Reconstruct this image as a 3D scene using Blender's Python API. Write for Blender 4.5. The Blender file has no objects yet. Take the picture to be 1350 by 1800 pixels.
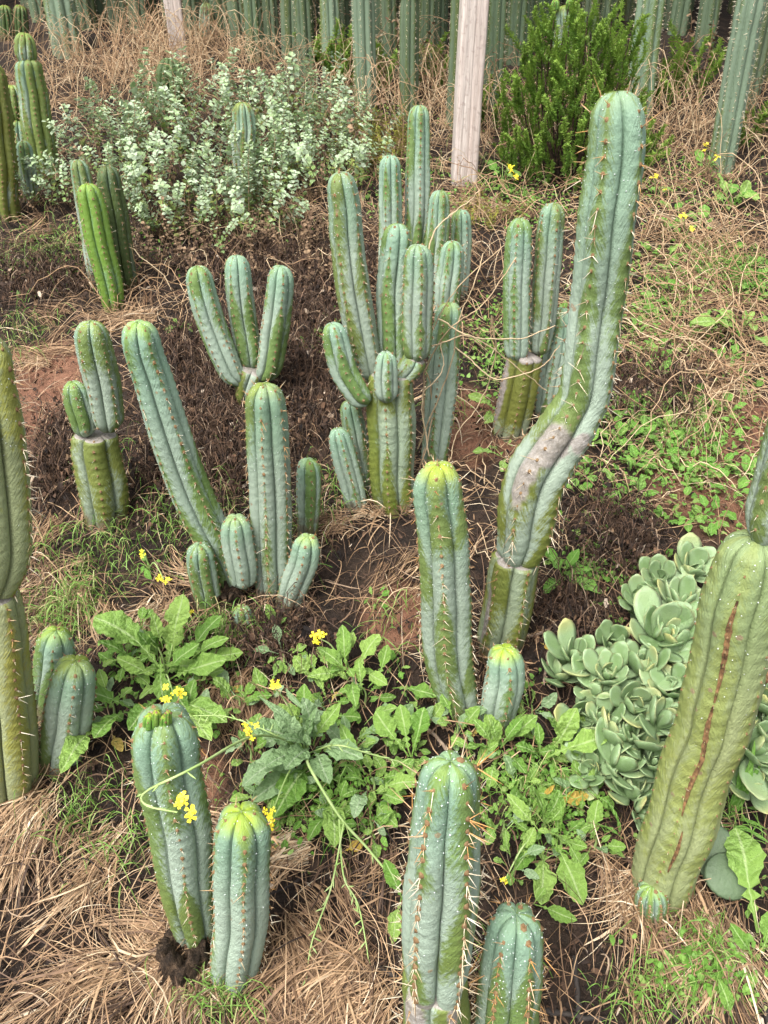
import bpy, math
import numpy as np
from mathutils import Vector, Matrix, Euler

# ------------------------------------------------------------------ camera, sky, sun, exposure
scn = bpy.context.scene
F_PX, CX, CY = 1386.0, 675.0, 900.0          # focal length and centre in photograph pixels
PITCH = math.radians(30.0)
CAM_H = 1.516
cam = bpy.data.cameras.new('camera')
cam.sensor_fit = 'VERTICAL'; cam.sensor_height = 24.0
cam.lens = 24.0 * F_PX / 1800.0
cam.clip_start = 0.02; cam.clip_end = 400.0
cam_ob = bpy.data.objects.new('camera', cam)
scn.collection.objects.link(cam_ob)
cam_ob.location = (0, 0, CAM_H)
cam_ob.rotation_euler = (math.radians(90) - PITCH, 0, 0)
scn.camera = cam_ob

SUN_EL, SUN_AZ = math.radians(58), math.radians(215)   # azimuth: from +Y clockwise
world = bpy.data.worlds.new('World'); scn.world = world
world.use_nodes = True
wn = world.node_tree.nodes; wl = world.node_tree.links
sky = wn.new('ShaderNodeTexSky'); sky.sky_type = 'NISHITA'; sky.sun_disc = False
sky.sun_elevation = SUN_EL; sky.sun_rotation = SUN_AZ
sky.air_density = 1.0; sky.dust_density = 6.0; sky.ozone_density = 0.6
hs = wn.new('ShaderNodeHueSaturation'); hs.inputs['Saturation'].default_value = 0.35
wl.new(sky.outputs[0], hs.inputs['Color'])
wl.new(hs.outputs[0], wn['Background'].inputs[0])
wn['Background'].inputs[1].default_value = 0.14
sun = bpy.data.lights.new('sun', 'SUN'); sun.energy = 1.5; sun.angle = math.radians(32)
sun.color = (1.0, 0.98, 0.96)
sun_ob = bpy.data.objects.new('sun', sun); scn.collection.objects.link(sun_ob)
sdir = Vector((math.sin(SUN_AZ) * math.cos(SUN_EL), math.cos(SUN_AZ) * math.cos(SUN_EL), math.sin(SUN_EL)))
sun_ob.rotation_euler = sdir.to_track_quat('Z', 'Y').to_euler()
sun_ob.location = (0, 0, 6)
vs = scn.view_settings
vs.view_transform = 'Standard'; vs.look = 'None'; vs.exposure = 1.25; vs.gamma = 1.0
vs.use_curve_mapping = False

# ------------------------------------------------------------------ helpers
COL = scn.collection
RNG = np.random.default_rng(11)
SLOPE = math.tan(math.radians(17.0))

def vnoise(x, y, seed=0):
    x = np.asarray(x, float); y = np.asarray(y, float)
    xi = np.floor(x).astype(np.int64); yi = np.floor(y).astype(np.int64)
    fx = x - xi; fy = y - yi
    fx = fx * fx * (3 - 2 * fx); fy = fy * fy * (3 - 2 * fy)
    def h(a, b):
        n = (a * 374761393 + b * 668265263 + seed * 1274126177) & 0xffffffff
        n = ((n ^ (n >> 13)) * 1274126177) & 0xffffffff
        return ((n ^ (n >> 16)) & 0xffff) / 65535.0
    return (h(xi, yi) * (1 - fx) + h(xi + 1, yi) * fx) * (1 - fy) + (h(xi, yi + 1) * (1 - fx) + h(xi + 1, yi + 1) * fx) * fy

def fbm(x, y, seed=0, o=4):
    v = 0; a = 0.5; f = 1.0
    for i in range(o):
        v = v + a * (vnoise(np.asarray(x) * f, np.asarray(y) * f, seed + i) - 0.5); a *= 0.5; f *= 2.03
    return v

def relief(x, y):
    return 0.07 * fbm(np.asarray(x) * 1.6, np.asarray(y) * 1.6, 3, 3) + 0.035 * fbm(np.asarray(x) * 9, np.asarray(y) * 9, 9, 3)

def ground(x, y):
    return SLOPE * np.asarray(y, float) + relief(x, y)

def ray(px, py):
    a = (px - CX) / F_PX; b = (CY - py) / F_PX
    c, s = math.cos(PITCH), math.sin(PITCH)
    return Vector((a, c + b * s, -s + b * c))

def W(px, py, h=0.0):
    """point over the ground (h metres above it) that the photograph pixel looks at"""
    d = ray(px, py); t = CAM_H / (SLOPE * d.y - d.z)
    for _ in range(12):
        n = float(relief(d.x * t, d.y * t))
        t = 0.5 * t + 0.5 * (CAM_H - n - h) / max(SLOPE * d.y - d.z, 0.05)
    return Vector((d.x * t, d.y * t, CAM_H + d.z * t))

def AT(px, py, y):
    """point on the photograph pixel's ray at world depth y"""
    d = ray(px, py); t = y / d.y
    return Vector((d.x * t, y, CAM_H + d.z * t))

def mk(name, V, Fc, mat=None, attrs=None, smooth=True):
    V = np.asarray(V, np.float32).reshape(-1, 3); me = bpy.data.meshes.new(name)
    groups = Fc if isinstance(Fc, list) else [Fc]
    groups = [np.asarray(g, np.int32) for g in groups if len(g)]
    nl = sum(g.size for g in groups); nf = sum(len(g) for g in groups)
    me.vertices.add(len(V)); me.vertices.foreach_set('co', V.ravel())
    me.loops.add(nl); me.polygons.add(nf)
    me.loops.foreach_set('vertex_index', np.concatenate([g.ravel() for g in groups]))
    st = []; o = 0
    for g in groups:
        st.append(o + np.arange(len(g)) * g.shape[1]); o += g.size
    me.polygons.foreach_set('loop_start', np.concatenate(st).astype(np.int32))
    me.polygons.foreach_set('use_smooth', np.full(nf, smooth, bool))
    for k, a in (attrs or {}).items():
        at = me.attributes.new(k, 'FLOAT', 'POINT'); at.data.foreach_set('value', np.asarray(a, np.float32).ravel())
    me.update(calc_edges=True); me.validate()
    if mat: me.materials.append(mat)
    return me

def link(name, data, parent=None, loc=None):
    o = bpy.data.objects.new(name, data); COL.objects.link(o)
    if parent is not None: o.parent = parent
    if loc is not None: o.location = loc
    return o

def tag(o, label=None, cat=None, group=None, kind=None):
    if label: o['label'] = label
    if cat: o['category'] = cat
    if group: o['group'] = group
    if kind: o['kind'] = kind
    return o

def empty(name, loc, label=None, cat=None, group=None):
    o = link(name, None, None, loc); o.empty_display_size = 0.05
    return tag(o, label, cat, group)

def grid_faces(nr, nc, wrap):
    i, j = np.meshgrid(np.arange(nr - 1), np.arange(nc if wrap else nc - 1), indexing='ij')
    j2 = (j + 1) % nc
    return np.stack([i * nc + j, i * nc + j2, (i + 1) * nc + j2, (i + 1) * nc + j], -1).reshape(-1, 4)

def tubes(P, R, S=4):
    """N polylines of K points -> verts, quads. R (N,K)"""
    P = np.asarray(P, float); N, K, _ = P.shape; R = np.broadcast_to(np.asarray(R, float), (N, K))
    T = np.gradient(P, axis=1); T /= np.linalg.norm(T, axis=2, keepdims=True) + 1e-9
    ref = np.where(np.abs(T[:, :1, 2:3]) > 0.8, np.array([1., 0.1, 0]), np.array([0.1, 0.0, 1.]))
    A = np.cross(T, np.broadcast_to(ref, T.shape)); A /= np.linalg.norm(A, axis=2, keepdims=True) + 1e-9
    B = np.cross(T, A)
    th = np.arange(S) * 2 * math.pi / S
    V = P[:, :, None] + R[:, :, None, None] * (np.cos(th)[None, None, :, None] * A[:, :, None] + np.sin(th)[None, None, :, None] * B[:, :, None])
    base = grid_faces(K, S, True)
    Fq = (base[None] + (np.arange(N) * K * S)[:, None, None]).reshape(-1, 4)
    return V.reshape(-1, 3), Fq

def ribbons(P, wd, rng, flat=0.6):
    """N polylines as thin two-sided blades"""
    N, K, _ = P.shape
    T = np.gradient(P, axis=1); T /= np.linalg.norm(T, axis=2, keepdims=True) + 1e-9
    ref = rng.normal(size=(N, 1, 3)) * (1 - flat) + np.array([0, -0.35, 1.0]) * flat
    A = np.cross(T, np.broadcast_to(ref, T.shape)); A /= np.linalg.norm(A, axis=2, keepdims=True) + 1e-9
    tp = np.array([0.8] + [1.0] * (K - 2) + [0.25])
    h = 0.5 * np.asarray(wd).reshape(N, 1, 1) * tp[None, :, None]
    V = np.stack([P - A * h, P + A * h], 2).reshape(-1, 3)
    base = grid_faces(K, 2, False)
    Fq = (base[None] + (np.arange(N) * K * 2)[:, None, None]).reshape(-1, 4)
    return V, Fq

def catmull(pts, n):
    p = np.asarray(pts, float)
    if len(p) == 2: p = np.vstack([p[0], 0.5 * (p[0] + p[1]), p[1]])
    q = np.vstack([2 * p[0] - p[1], p, 2 * p[-1] - p[-2]])
    seg = len(p) - 1; out = []
    for u in np.linspace(0, seg - 1e-9, n):
        i = int(u); t = u - i; a, b, c, d = q[i:i + 4]
        out.append(0.5 * ((2 * b) + (c - a) * t + (2 * a - 5 * b + 4 * c - d) * t * t + (3 * b - a - 3 * c + d) * t ** 3))
    return np.array(out)

def smooth01(a, b, x):
    t = np.clip((x - a) / (b - a), 0, 1); return t * t * (3 - 2 * t)

# ------------------------------------------------------------------ materials
class NT:
    def __init__(self, name):
        self.m = bpy.data.materials.new(name); self.m.use_nodes = True
        self.n = self.m.node_tree.nodes; self.l = self.m.node_tree.links
        self.b = self.n['Principled BSDF']; self.out = self.n['Material Output']
        self.tc = None
    def put(self, sock, v):
        if v is None: return
        if hasattr(v, 'is_output') or isinstance(v, bpy.types.NodeSocket): self.l.new(v, sock)
        else:
            if isinstance(v, tuple) and len(v) == 3 and len(sock.default_value) == 4: v = v + (1,)
            sock.default_value = v
    def attr(self, name):
        a = self.n.new('ShaderNodeAttribute'); a.attribute_name = name; return a.outputs['Fac']
    def rnd(self): return self.n.new('ShaderNodeObjectInfo').outputs['Random']
    def obj(self):
        if not self.tc: self.tc = self.n.new('ShaderNodeTexCoord')
        return self.tc.outputs['Object']
    def noise(self, scale, detail=3, rough=0.55, vec=None, dist=0.0):
        t = self.n.new('ShaderNodeTexNoise'); t.inputs['Scale'].default_value = scale
        t.inputs['Detail'].default_value = detail; t.inputs['Roughness'].default_value = rough
        t.inputs['Distortion'].default_value = dist
        self.l.new(vec or self.obj(), t.inputs['Vector']); return t.outputs['Fac']
    def voro(self, scale, vec=None):
        t = self.n.new('ShaderNodeTexVoronoi'); t.inputs['Scale'].default_value = scale
        self.l.new(vec or self.obj(), t.inputs['Vector']); return t.outputs['Distance']
    def math(self, op, a, b=None, c=None):
        t = self.n.new('ShaderNodeMath'); t.operation = op
        for i, v in enumerate((a, b, c)): self.put(t.inputs[i], v)
        return t.outputs[0]
    def rng(self, v, a, b, c=0.0, d=1.0):
        t = self.n.new('ShaderNodeMapRange'); t.inputs[1].default_value = a; t.inputs[2].default_value = b
        t.inputs[3].default_value = c; t.inputs[4].default_value = d; self.l.new(v, t.inputs[0]); return t.outputs[0]
    def mix(self, f, a, b):
        t = self.n.new('ShaderNodeMix'); t.data_type = 'RGBA'
        self.put(t.inputs[0], f); self.put(t.inputs[6], a); self.put(t.inputs[7], b); return t.outputs[2]
    def ramp(self, v, stops):
        t = self.n.new('ShaderNodeValToRGB'); e = t.color_ramp.elements
        while len(e) < len(stops): e.new(0.5)
        for k, (p, c) in enumerate(stops): e[k].position = p; e[k].color = c + (1,)
        self.l.new(v, t.inputs[0]); return t.outputs[0]
    def bump(self, h, strength, dist=0.002):
        t = self.n.new('ShaderNodeBump'); t.inputs['Strength'].default_value = strength
        t.inputs['Distance'].default_value = dist; self.l.new(h, t.inputs['Height']); self.l.new(t.outputs[0], self.b.inputs['Normal'])
    def hsv(self, col, h=0.5, s=1.0, v=1.0):
        t = self.n.new('ShaderNodeHueSaturation')
        self.put(t.inputs['Hue'], h); self.put(t.inputs['Saturation'], s); self.put(t.inputs['Value'], v)
        self.put(t.inputs['Color'], col); return t.outputs[0]
    def done(self, col, rough=0.6, spec=0.4, transl=0.0):
        self.put(self.b.inputs['Base Color'], col); self.put(self.b.inputs['Roughness'], rough)
        self.b.inputs['Specular IOR Level'].default_value = spec
        if transl:
            t = self.n.new('ShaderNodeBsdfTranslucent'); self.put(t.inputs[0], col)
            x = self.n.new('ShaderNodeMixShader'); x.inputs[0].default_value = transl
            self.l.new(self.b.outputs[0], x.inputs[1]); self.l.new(t.outputs[0], x.inputs[2]); self.l.new(x.outputs[0], self.out.inputs[0])
        return self.m

def m_cactus(name='cactus_skin', green=(0.105, 0.165, 0.05), bloom=(0.325, 0.405, 0.335), old=(0.16, 0.175, 0.028), tip=(0.30, 0.42, 0.03)):
    n = NT(name)
    fine = n.noise(170, 3, 0.7); med = n.noise(38, 4, 0.6); big = n.noise(7, 2)
    cv = n.n.new('ShaderNodeCombineXYZ'); n.l.new(n.math('MULTIPLY', n.attr('rq'), 130.0), cv.inputs[0]); n.l.new(n.math('MULTIPLY', n.attr('rd'), 2.2), cv.inputs[1])
    st = n.noise(1.0, 3, 0.7, cv.outputs[0])
    f = n.math('ADD', n.attr('bloom'), n.math('MULTIPLY', n.math('SUBTRACT', fine, 0.5), 0.8))
    f = n.math('ADD', f, n.math('MULTIPLY', n.math('SUBTRACT', med, 0.5), 0.7))
    f = n.math('ADD', f, n.math('MULTIPLY', n.math('SUBTRACT', st, 0.5), 1.5))
    f = n.math('MULTIPLY', n.rng(f, -0.20, 0.22), n.attr('bstr'))
    g = n.mix(n.rng(med, 0.3, 0.7), green, tuple(min(1, c * 1.35) for c in green))
    o = n.mix(n.rng(med, 0.35, 0.7), old, tuple(c * 0.72 for c in old))
    c = n.mix(n.math('MULTIPLY', n.attr('old'), n.rng(big, 0.2, 0.75, 0.55, 1.0)), g, o)
    c = n.mix(f, c, n.mix(n.attr('young'), n.mix(n.rng(big, 0.35, 0.65), bloom, tuple(x * 0.8 for x in bloom)), (bloom[0] * 0.56, bloom[1] * 0.74, bloom[2] * 0.66)))
    c = n.mix(n.attr('tip'), c, tip)
    ck = n.rng(n.math('ADD', n.attr('cork'), n.math('MULTIPLY', n.math('SUBTRACT', med, 0.5), 0.9)), 0.35, 0.6)
    c = n.mix(n.math('MULTIPLY', ck, 0.9), c, n.mix(n.rng(fine, 0.3, 0.7), (0.36, 0.33, 0.31), (0.23, 0.20, 0.17)))
    dm = n.rng(n.math('ADD', n.attr('dirt'), n.math('MULTIPLY', n.math('SUBTRACT', med, 0.5), 1.4)), 0.45, 0.75, 0.0, 0.75)
    c = n.mix(dm, c, (0.13, 0.09, 0.055))
    sp = n.math('LESS_THAN', n.voro(55), 0.085)
    c = n.mix(n.math('MULTIPLY', sp, n.rng(n.noise(6, 1), 0.5, 0.7, 0.0, 0.6)), c, (0.09, 0.08, 0.03))
    sc = n.math('LESS_THAN', n.math('ADD', n.voro(24), n.math('MULTIPLY', n.math('SUBTRACT', fine, 0.5), 0.16)), 0.10)
    c = n.mix(n.math('MULTIPLY', sc, n.rng(n.noise(11, 1), 0.44, 0.54, 0.0, 0.8)), c, (0.26, 0.20, 0.12))
    c = n.hsv(c, n.rng(n.rnd(), 0, 1, 0.478, 0.506), 1.0, n.rng(n.rnd(), 0, 1, 0.9, 1.08))
    n.bump(n.math('ADD', n.math('MULTIPLY', st, 1.2), n.math('ADD', n.noise(90, 3, 0.6), n.math('MULTIPLY', fine, 0.5))), 0.7, 0.003)
    return n.done(c, n.rng(f, 0, 1, 0.46, 0.66), 0.32)

def m_strand(name, stops, rough=0.7, transl=0.0):
    n = NT(name); c = n.ramp(n.attr('r'), stops)
    c = n.hsv(c, 0.5, 1.0, n.rng(n.noise(60, 2), 0.3, 0.7, 0.75, 1.2))
    return n.done(c, rough, 0.25, transl)

def m_leaf(name, a, b, vein, rough=0.45, transl=0.28, spec=0.4, edge=None):
    n = NT(name)
    r = n.rnd(); u = n.attr('lu'); t = n.attr('lt')
    c = n.mix(n.rng(n.math('ADD', r, n.math('MULTIPLY', n.math('SUBTRACT', n.noise(5, 3), 0.5), 0.7)), 0, 1), a, b)
    w = n.math('SINE', n.math('MULTIPLY', n.math('SUBTRACT', t, n.math('MULTIPLY', u, 0.16)), 44.0))
    side = n.math('MULTIPLY', n.rng(w, 0.88, 1.0), 0.18)
    mid = n.rng(u, 0.04, 0.12, 0.7, 0.0)
    c = n.mix(n.math('MAXIMUM', side, mid), c, vein)
    if edge:
        c = n.mix(n.math('MULTIPLY', n.rng(u, 0.78, 0.98), n.rng(n.noise(3, 2), 0.35, 0.6, 0.3, 1.0)), c, edge)
    n.bump(n.math('ADD', n.math('MULTIPLY', w, -0.10), n.noise(16, 4)), 0.5, 0.06)
    return n.done(c, rough, spec, transl)

M = {}
M['cactus'] = m_cactus()
M['cactus_column'] = m_cactus('column_skin', (0.05, 0.085, 0.026), (0.115, 0.155, 0.10), (0.09, 0.10, 0.024))  # darkened green: shade among the crowded back columns is put into the colour
M['cactus_mid'] = m_cactus('mid_skin', (0.075, 0.13, 0.045), (0.20, 0.27, 0.20), (0.13, 0.15, 0.035))  # paler copy: brighter light on some columns is put into the colour
M['cactus_fat'] = m_cactus('fat_skin', (0.165, 0.225, 0.08), (0.29, 0.345, 0.19), (0.30, 0.31, 0.06))
M['cactus_green'] = m_cactus('young_green_skin', (0.10, 0.21, 0.035), (0.17, 0.30, 0.15), (0.19, 0.25, 0.02))
def m_plain(name, c1, c2, scale=40, rough=0.7, spec=0.3):
    n = NT(name); return n.done(n.mix(n.rng(n.noise(scale, 3), 0.3, 0.7), c1, c2), rough, spec)
M['spine'] = m_strand('spine', [(0.0, (0.10, 0.06, 0.03)), (0.3, (0.48, 0.37, 0.22)), (0.7, (0.78, 0.70, 0.55)), (1.0, (0.50, 0.25, 0.07))], 0.5)
M['areole'] = m_plain('areole_felt', (0.13, 0.07, 0.03), (0.24, 0.16, 0.08), 200, 0.9)
nd = NT('dew'); nd.b.inputs['Transmission Weight'].default_value = 0.35
M['dew'] = nd.done((0.86, 0.92, 0.9), 0.06, 0.6)  # clear drops tinted whitish, the sky's glint painted into their colour
M['cork'] = m_plain('cork', (0.30, 0.17, 0.075), (0.04, 0.02, 0.011), 110, 0.9)
nst = NT('dry_stump'); nst.bump(nst.math('ADD', nst.noise(90, 5, 0.75), nst.noise(25, 3)), 1.0, 0.02)
M['stump'] = nst.done(nst.ramp(nst.noise(60, 5, 0.75), [(0.3, (0.012, 0.010, 0.008)), (0.52, (0.06, 0.04, 0.026)), (0.75, (0.24, 0.16, 0.10))]), 0.9, 0.2)
# ------------------------------------------------------------------ ground
RED = [(50, 690, 130), (830, 745, 90), (1290, 790, 150), (880, 760, 60), (330, 1370, 60), (1250, 850, 120), (700, 1080, 60)]
def blob_field(x, y, blobs):
    v = np.zeros(np.shape(x))
    for b in blobs:
        c = W(b[0], b[1]); d = (c - Vector((0, 0, CAM_H))).length
        r = b[2] * d / F_PX
        v = np.maximum(v, np.exp(-((x - c.x) ** 2 + ((y - c.y) * 0.8) ** 2) / (r * r)))
    return v

def build_ground():
    def axis(a, b, step, far_lo, far_hi):
        core = np.arange(a, b, step); lo = []; hi = []; s = step; p = a
        while p > far_lo: s *= 1.25; p -= s; lo.append(p)
        s = step; p = core[-1]
        while p < far_hi: s *= 1.25; p += s; hi.append(p)
        return np.concatenate([lo[::-1], core, hi])
    xs = axis(-2.2, 2.2, 0.016, -70, 70); ys = axis(0.25, 4.4, 0.014, -60, 90)
    X, Y = np.meshgrid(xs, ys)
    near = (np.abs(X) < 2.4) & (Y < 4.8)
    Z = ground(X, Y) + np.where(near, 0.022 * fbm(X * 26, Y * 26, 31, 3) + 0.010 * fbm(X * 75, Y * 75, 37, 2), 0)
    V = np.stack([X, Y, Z], -1).reshape(-1, 3)
    n = NT('soil')
    fine = n.noise(120, 4, 0.7); med = n.noise(22, 4, 0.65); big = n.noise(2.6, 3)
    c = n.ramp(med, [(0.25, (0.008, 0.006, 0.005)), (0.5, (0.020, 0.013, 0.009)), (0.75, (0.055, 0.034, 0.023))])
    red = n.ramp(med, [(0.25, (0.10, 0.045, 0.026)), (0.7, (0.24, 0.12, 0.072))])
    c = n.mix(n.rng(n.math('ADD', n.attr('red'), n.math('MULTIPLY', n.math('SUBTRACT', big, 0.5), 0.8)), 0.35, 0.62), c, red)
    c = n.mix(n.rng(n.noise(5, 3), 0.5, 0.75, 0.0, 0.35), c, (0.075, 0.048, 0.03))
    c = n.mix(n.math('MULTIPLY', n.rng(fine, 0.62, 0.78), 0.35), c, (0.28, 0.21, 0.15))
    n.bump(n.math('ADD', n.math('MULTIPLY', med, 1.5), fine), 0.9, 0.012)
    me = mk('ground', V, grid_faces(len(ys), len(xs), False), n.done(c, 0.85, 0.25), {'red': blob_field(X, Y, RED)})
    tag(link('ground', me), kind='structure')
build_ground()

# ------------------------------------------------------------------ cactus builder
BASES = []
def stem(parent, path, y0, name='stem', ribs=7, lean=0.0, step=0.005, depth=0.225, bloom=0.55, old=0.0, tipc=0.5,
         pinch=0.0, bstr=0.84, spines=(3, 0.016, 0.022), space=0.02, dew=120, seed=0, cap=1.15, flat_top=False,
         mat='cactus', cork=None, areole=0.0032, twist=0.0, red=0.15, label=None, per=10, sunk=0.03, oldcurve=None):
    """path: photograph pixels (x, y, width in px) base -> tip; y0: world depth of its foot; grows in the plane through it"""
    rng = np.random.default_rng(seed + 1000)
    k = len(path); pts = []; rad = []
    ln = np.cumsum([0] + [math.hypot(path[i + 1][0] - path[i][0], path[i + 1][1] - path[i][1]) for i in range(k - 1)]); ln = ln / ln[-1]
    fwd = Vector((0, math.cos(PITCH), -math.sin(PITCH))); cp = Vector((0, 0, CAM_H))
    for (px, py, w), u in zip(path, ln):
        p = AT(px, py, y0 + lean * u); pts.append(p); rad.append(0.5 * w * (p - cp).dot(fwd) / F_PX)
    pts = np.array([tuple(p) for p in pts]); rad = np.array(rad)
    if sunk:
        BASES.append((pts[0][0], pts[0][1], rad[0])); d = pts[0] - pts[1]; d /= np.linalg.norm(d); pts[0] = pts[0] + d * sunk
    C = catmull(pts, 90); Rr = np.interp(np.linspace(0, 1, 90), np.linspace(0, 1, len(rad)), rad)
    Rr = np.convolve(np.pad(Rr, 6, mode='edge'), np.ones(13) / 13, 'valid')
    seg = np.linalg.norm(np.diff(C, axis=0), axis=1); S = np.concatenate([[0], np.cumsum(seg)]); L = S[-1]
    Rm = rad.max(); c_len = min(cap * np.interp(0.92, np.linspace(0, 1, 90), Rr), L * 0.6)
    body = np.arange(0, L - c_len, step)
    if flat_top:
        ss = np.concatenate([np.arange(0, L - 0.01, step), L - 0.01 * (1 - np.sin(np.linspace(0, 1, 5) * math.pi / 2))])
    else:
        a = np.linspace(0, math.pi / 2, max(9, int(c_len / step * 1.3)))
        ss = np.concatenate([body, L - c_len + c_len * np.sin(a)])
    ss = np.unique(np.round(ss, 6)); gap = np.diff(ss, prepend=-1.0)
    ss = ss[(gap > 0.45 * step) | (ss > L - 0.5 * c_len)]
    cx = np.stack([np.interp(ss, S, C[:, i]) for i in range(3)], -1); R = np.interp(ss, S, Rr)
    T = np.gradient(cx, ss, axis=0); T /= np.linalg.norm(T, axis=1, keepdims=True)
    ker = 9; Tp = np.pad(T, ((ker, ker), (0, 0)), mode='edge')
    T = np.stack([np.convolve(Tp[:, i], np.ones(2 * ker + 1) / (2 * ker + 1), 'valid') for i in range(3)], -1)
    T /= np.linalg.norm(T, axis=1, keepdims=True)
    N = np.array([0, -1.0, 0.0]) - T * (T @ np.array([0, -1.0, 0.0]))[:, None]; N /= np.linalg.norm(N, axis=1, keepdims=True)
    B = np.cross(T, N)
    capf = np.ones_like(ss)
    if flat_top:
        q = np.clip((ss - (L - 0.01)) / 0.01, 0, 1); capf = 1 - 0.45 * q ** 3
    else:
        q = np.clip((ss - (L - c_len)) / c_len, 0, 1); capf = np.sqrt(np.clip(1 - q ** 2.25, 0, 1)); capf[-1] = 0.02
    if pinch > 0:
        q = np.clip(1 - ss / (pinch * Rm), 0, 1); capf = capf * (1 - 0.5 * q ** 2.2)
    fr_ = np.array([0, .035, .10, .20, .32, .42, .5, .58, .68, .80, .90, .965]) if per >= 10 else np.array([0, .06, .18, .34, .5, .66, .82, .94])
    nt = ribs * len(fr_)
    ph0 = rng.uniform(0, 1)
    phv = (np.arange(ribs)[:, None] + fr_[None]).ravel()
    th = (phv - ph0) / ribs * 2 * math.pi
    PH = np.repeat(phv[None], len(ss), 0)
    R = R * (1 + 0.075 * fbm(ss * 11 + seed * 1.7, ss * 0 + seed, seed + 21, 3))
    cx = cx + (N * (0.22 * fbm(ss * 9 + seed, ss * 0, seed + 22, 2) * Rm)[:, None] + B * (0.22 * fbm(ss * 9 + seed, ss * 0 + 5, seed + 23, 2) * Rm)[:, None]) * smooth01(0, 0.06, ss)[:, None]
    THW = th[None] + (0.35 / ribs) * fbm(ss * 6 + seed, ss * 0 + 2.5, seed + 24, 2)[:, None]
    ribd = 0.75 + 0.5 * vnoise(np.floor(PH) * 1.37 + seed, ss[:, None] * 4 + 0 * PH, seed + 25)
    d = 1 - 2 * np.abs(PH - np.floor(PH) - 0.5)                 # 0 groove, 1 ridge
    rid = np.floor(PH)
    shape = np.sin(d * math.pi / 2) ** 0.85
    crease = np.exp(-(d / 0.055) ** 2)
    wav = ss[:, None] / space + (rid * 0.37)
    cren = np.cos(2 * math.pi * wav) + 0.5 * np.sin(4 * math.pi * wav)
    chev = np.sin(2 * math.pi * (ss[:, None] / (space * 1.0) + rid * 0.37 - (1 - d) * 1.3))
    lump = fbm(PH * 0.9 + seed, np.repeat(ss[:, None], nt, 1) * 14 + seed, seed, 2)
    fac = 1 - depth * ribd * (1 - shape) - 0.21 * crease * ribd + 0.026 * cren * smooth01(0.45, 1, d) + 0.012 * chev * smooth01(0.05, 0.3, d) * (1 - smooth01(0.75, 1, d)) + 0.07 * lump
    Rad = (R * capf)[:, None] * fac
    V = cx[:, None] + Rad[..., None] * (np.cos(THW)[..., None] * N[:, None] + np.sin(THW)[..., None] * B[:, None])
    if not flat_top:                                            # little dimple at the growing point
        q = np.clip((ss - (L - 0.22 * c_len)) / (0.22 * c_len), 0, 1)
        V -= (T * (q ** 2 * 0.13 * Rm)[:, None])[:, None] * smooth01(0.0, 1, 1.0 - shape * 0.6)[..., None]
    org = np.array(parent.location)
    fq = grid_faces(len(ss), nt, True)
    capv = len(ss) * nt
    top = (cx[-1] + (0 if flat_top else -0.10) * Rm * T[-1])
    V2 = np.vstack([V.reshape(-1, 3), top[None], cx[:1]])
    j = np.arange(nt); j2 = (j + 1) % nt
    ft = np.stack([(len(ss) - 1) * nt + j, (len(ss) - 1) * nt + j2, np.full(nt, capv)], -1)
    fb = np.stack([j2, j, np.full(nt, capv + 1)], -1)
    # colour fields: bloom in the furrows, green along the ridges, in uneven bands
    sl = np.repeat(ss[:, None], nt, 1)
    band = fbm(sl * 8.5 + seed * 3.1 - 11 * Rm * d, rid * 0.45 + seed, seed + 5, 2) * 2.5
    fld = (bloom + 0.06 + band * 1.15) - d * 0.80 - 0.2 * smooth01(0.88, 1.0, d)
    tp = tipc * smooth01(L - 0.75 * c_len, L - 0.05 * c_len, sl) * (0.55 + 0.45 * (1 - d))
    if flat_top: tp = tp * 0
    oc = old * (1 if oldcurve is None else 1 - smooth01(oldcurve * L * 0.4, oldcurve * L, sl)) * np.ones_like(sl)
    ck = np.zeros_like(sl)
    for (tc, sc, rt, rs) in (cork or []):
        dt = (th[None] - tc + math.pi) % (2 * math.pi) - math.pi
        ck = np.maximum(ck, 1.15 * np.exp(-(dt / rt) ** 2 - ((sl - sc * L) / (rs * L)) ** 2))
    if flat_top: ck[-3:] = 1
    ex = lambda A, v=0: np.concatenate([A.ravel(), [A[-1].mean(), v]])
    me = mk(name, V2 - org, [fq, np.vstack([ft, fb])], M[mat],
            {'bloom': ex(fld), 'bstr': np.full(len(V2), bstr), 'tip': ex(tp), 'old': ex(oc), 'cork': ex(ck), 'dirt': ex((0.75 * smooth01(0.11, 0.02, sl) if sunk else 0.45 * smooth01(0.03, 0.0, sl)) + 0 * sl), 'young': ex(smooth01(0.55, 0.95, sl / L) * (0 if old > 0.5 and oldcurve is None else 0.85)), 'rq': ex(sl - 1.0 * Rm * d + rid * 0.31), 'rd': ex(d + rid * 3.0)})
    o = link(name, me, parent)
    if label: o['label'] = label
    # areoles and spines
    def surf(theta, s):
        i = np.clip(np.searchsorted(ss, s), 0, len(ss) - 1); jj = np.abs((((theta[:, None] - th[None]) + math.pi) % (2 * math.pi)) - math.pi).argmin(1)
        P = V[i, jj]; nr = np.cos(th[jj])[:, None] * N[i] + np.sin(th[jj])[:, None] * B[i]
        q = capf[i]; up = np.sqrt(np.clip(1 - q * q, 0, 1))
        nr = nr * q[:, None] + T[i] * up[:, None]
        return P, nr / np.linalg.norm(nr, axis=1, keepdims=True), T[i]
    A_th = []; A_s = []
    for r in range(ribs):
        kk = np.arange(-1, int(L / space) + 2); s_ = (kk - r * 0.37) * space
        s_ = s_[(s_ > 0.012) & (s_ < L * 0.998)]
        t_ = np.full(len(s_), ((r + 0.5) - ph0) / ribs * 2 * math.pi)
        A_th.append(t_); A_s.append(s_)
    A_th = np.concatenate(A_th); A_s = np.concatenate(A_s)
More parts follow.
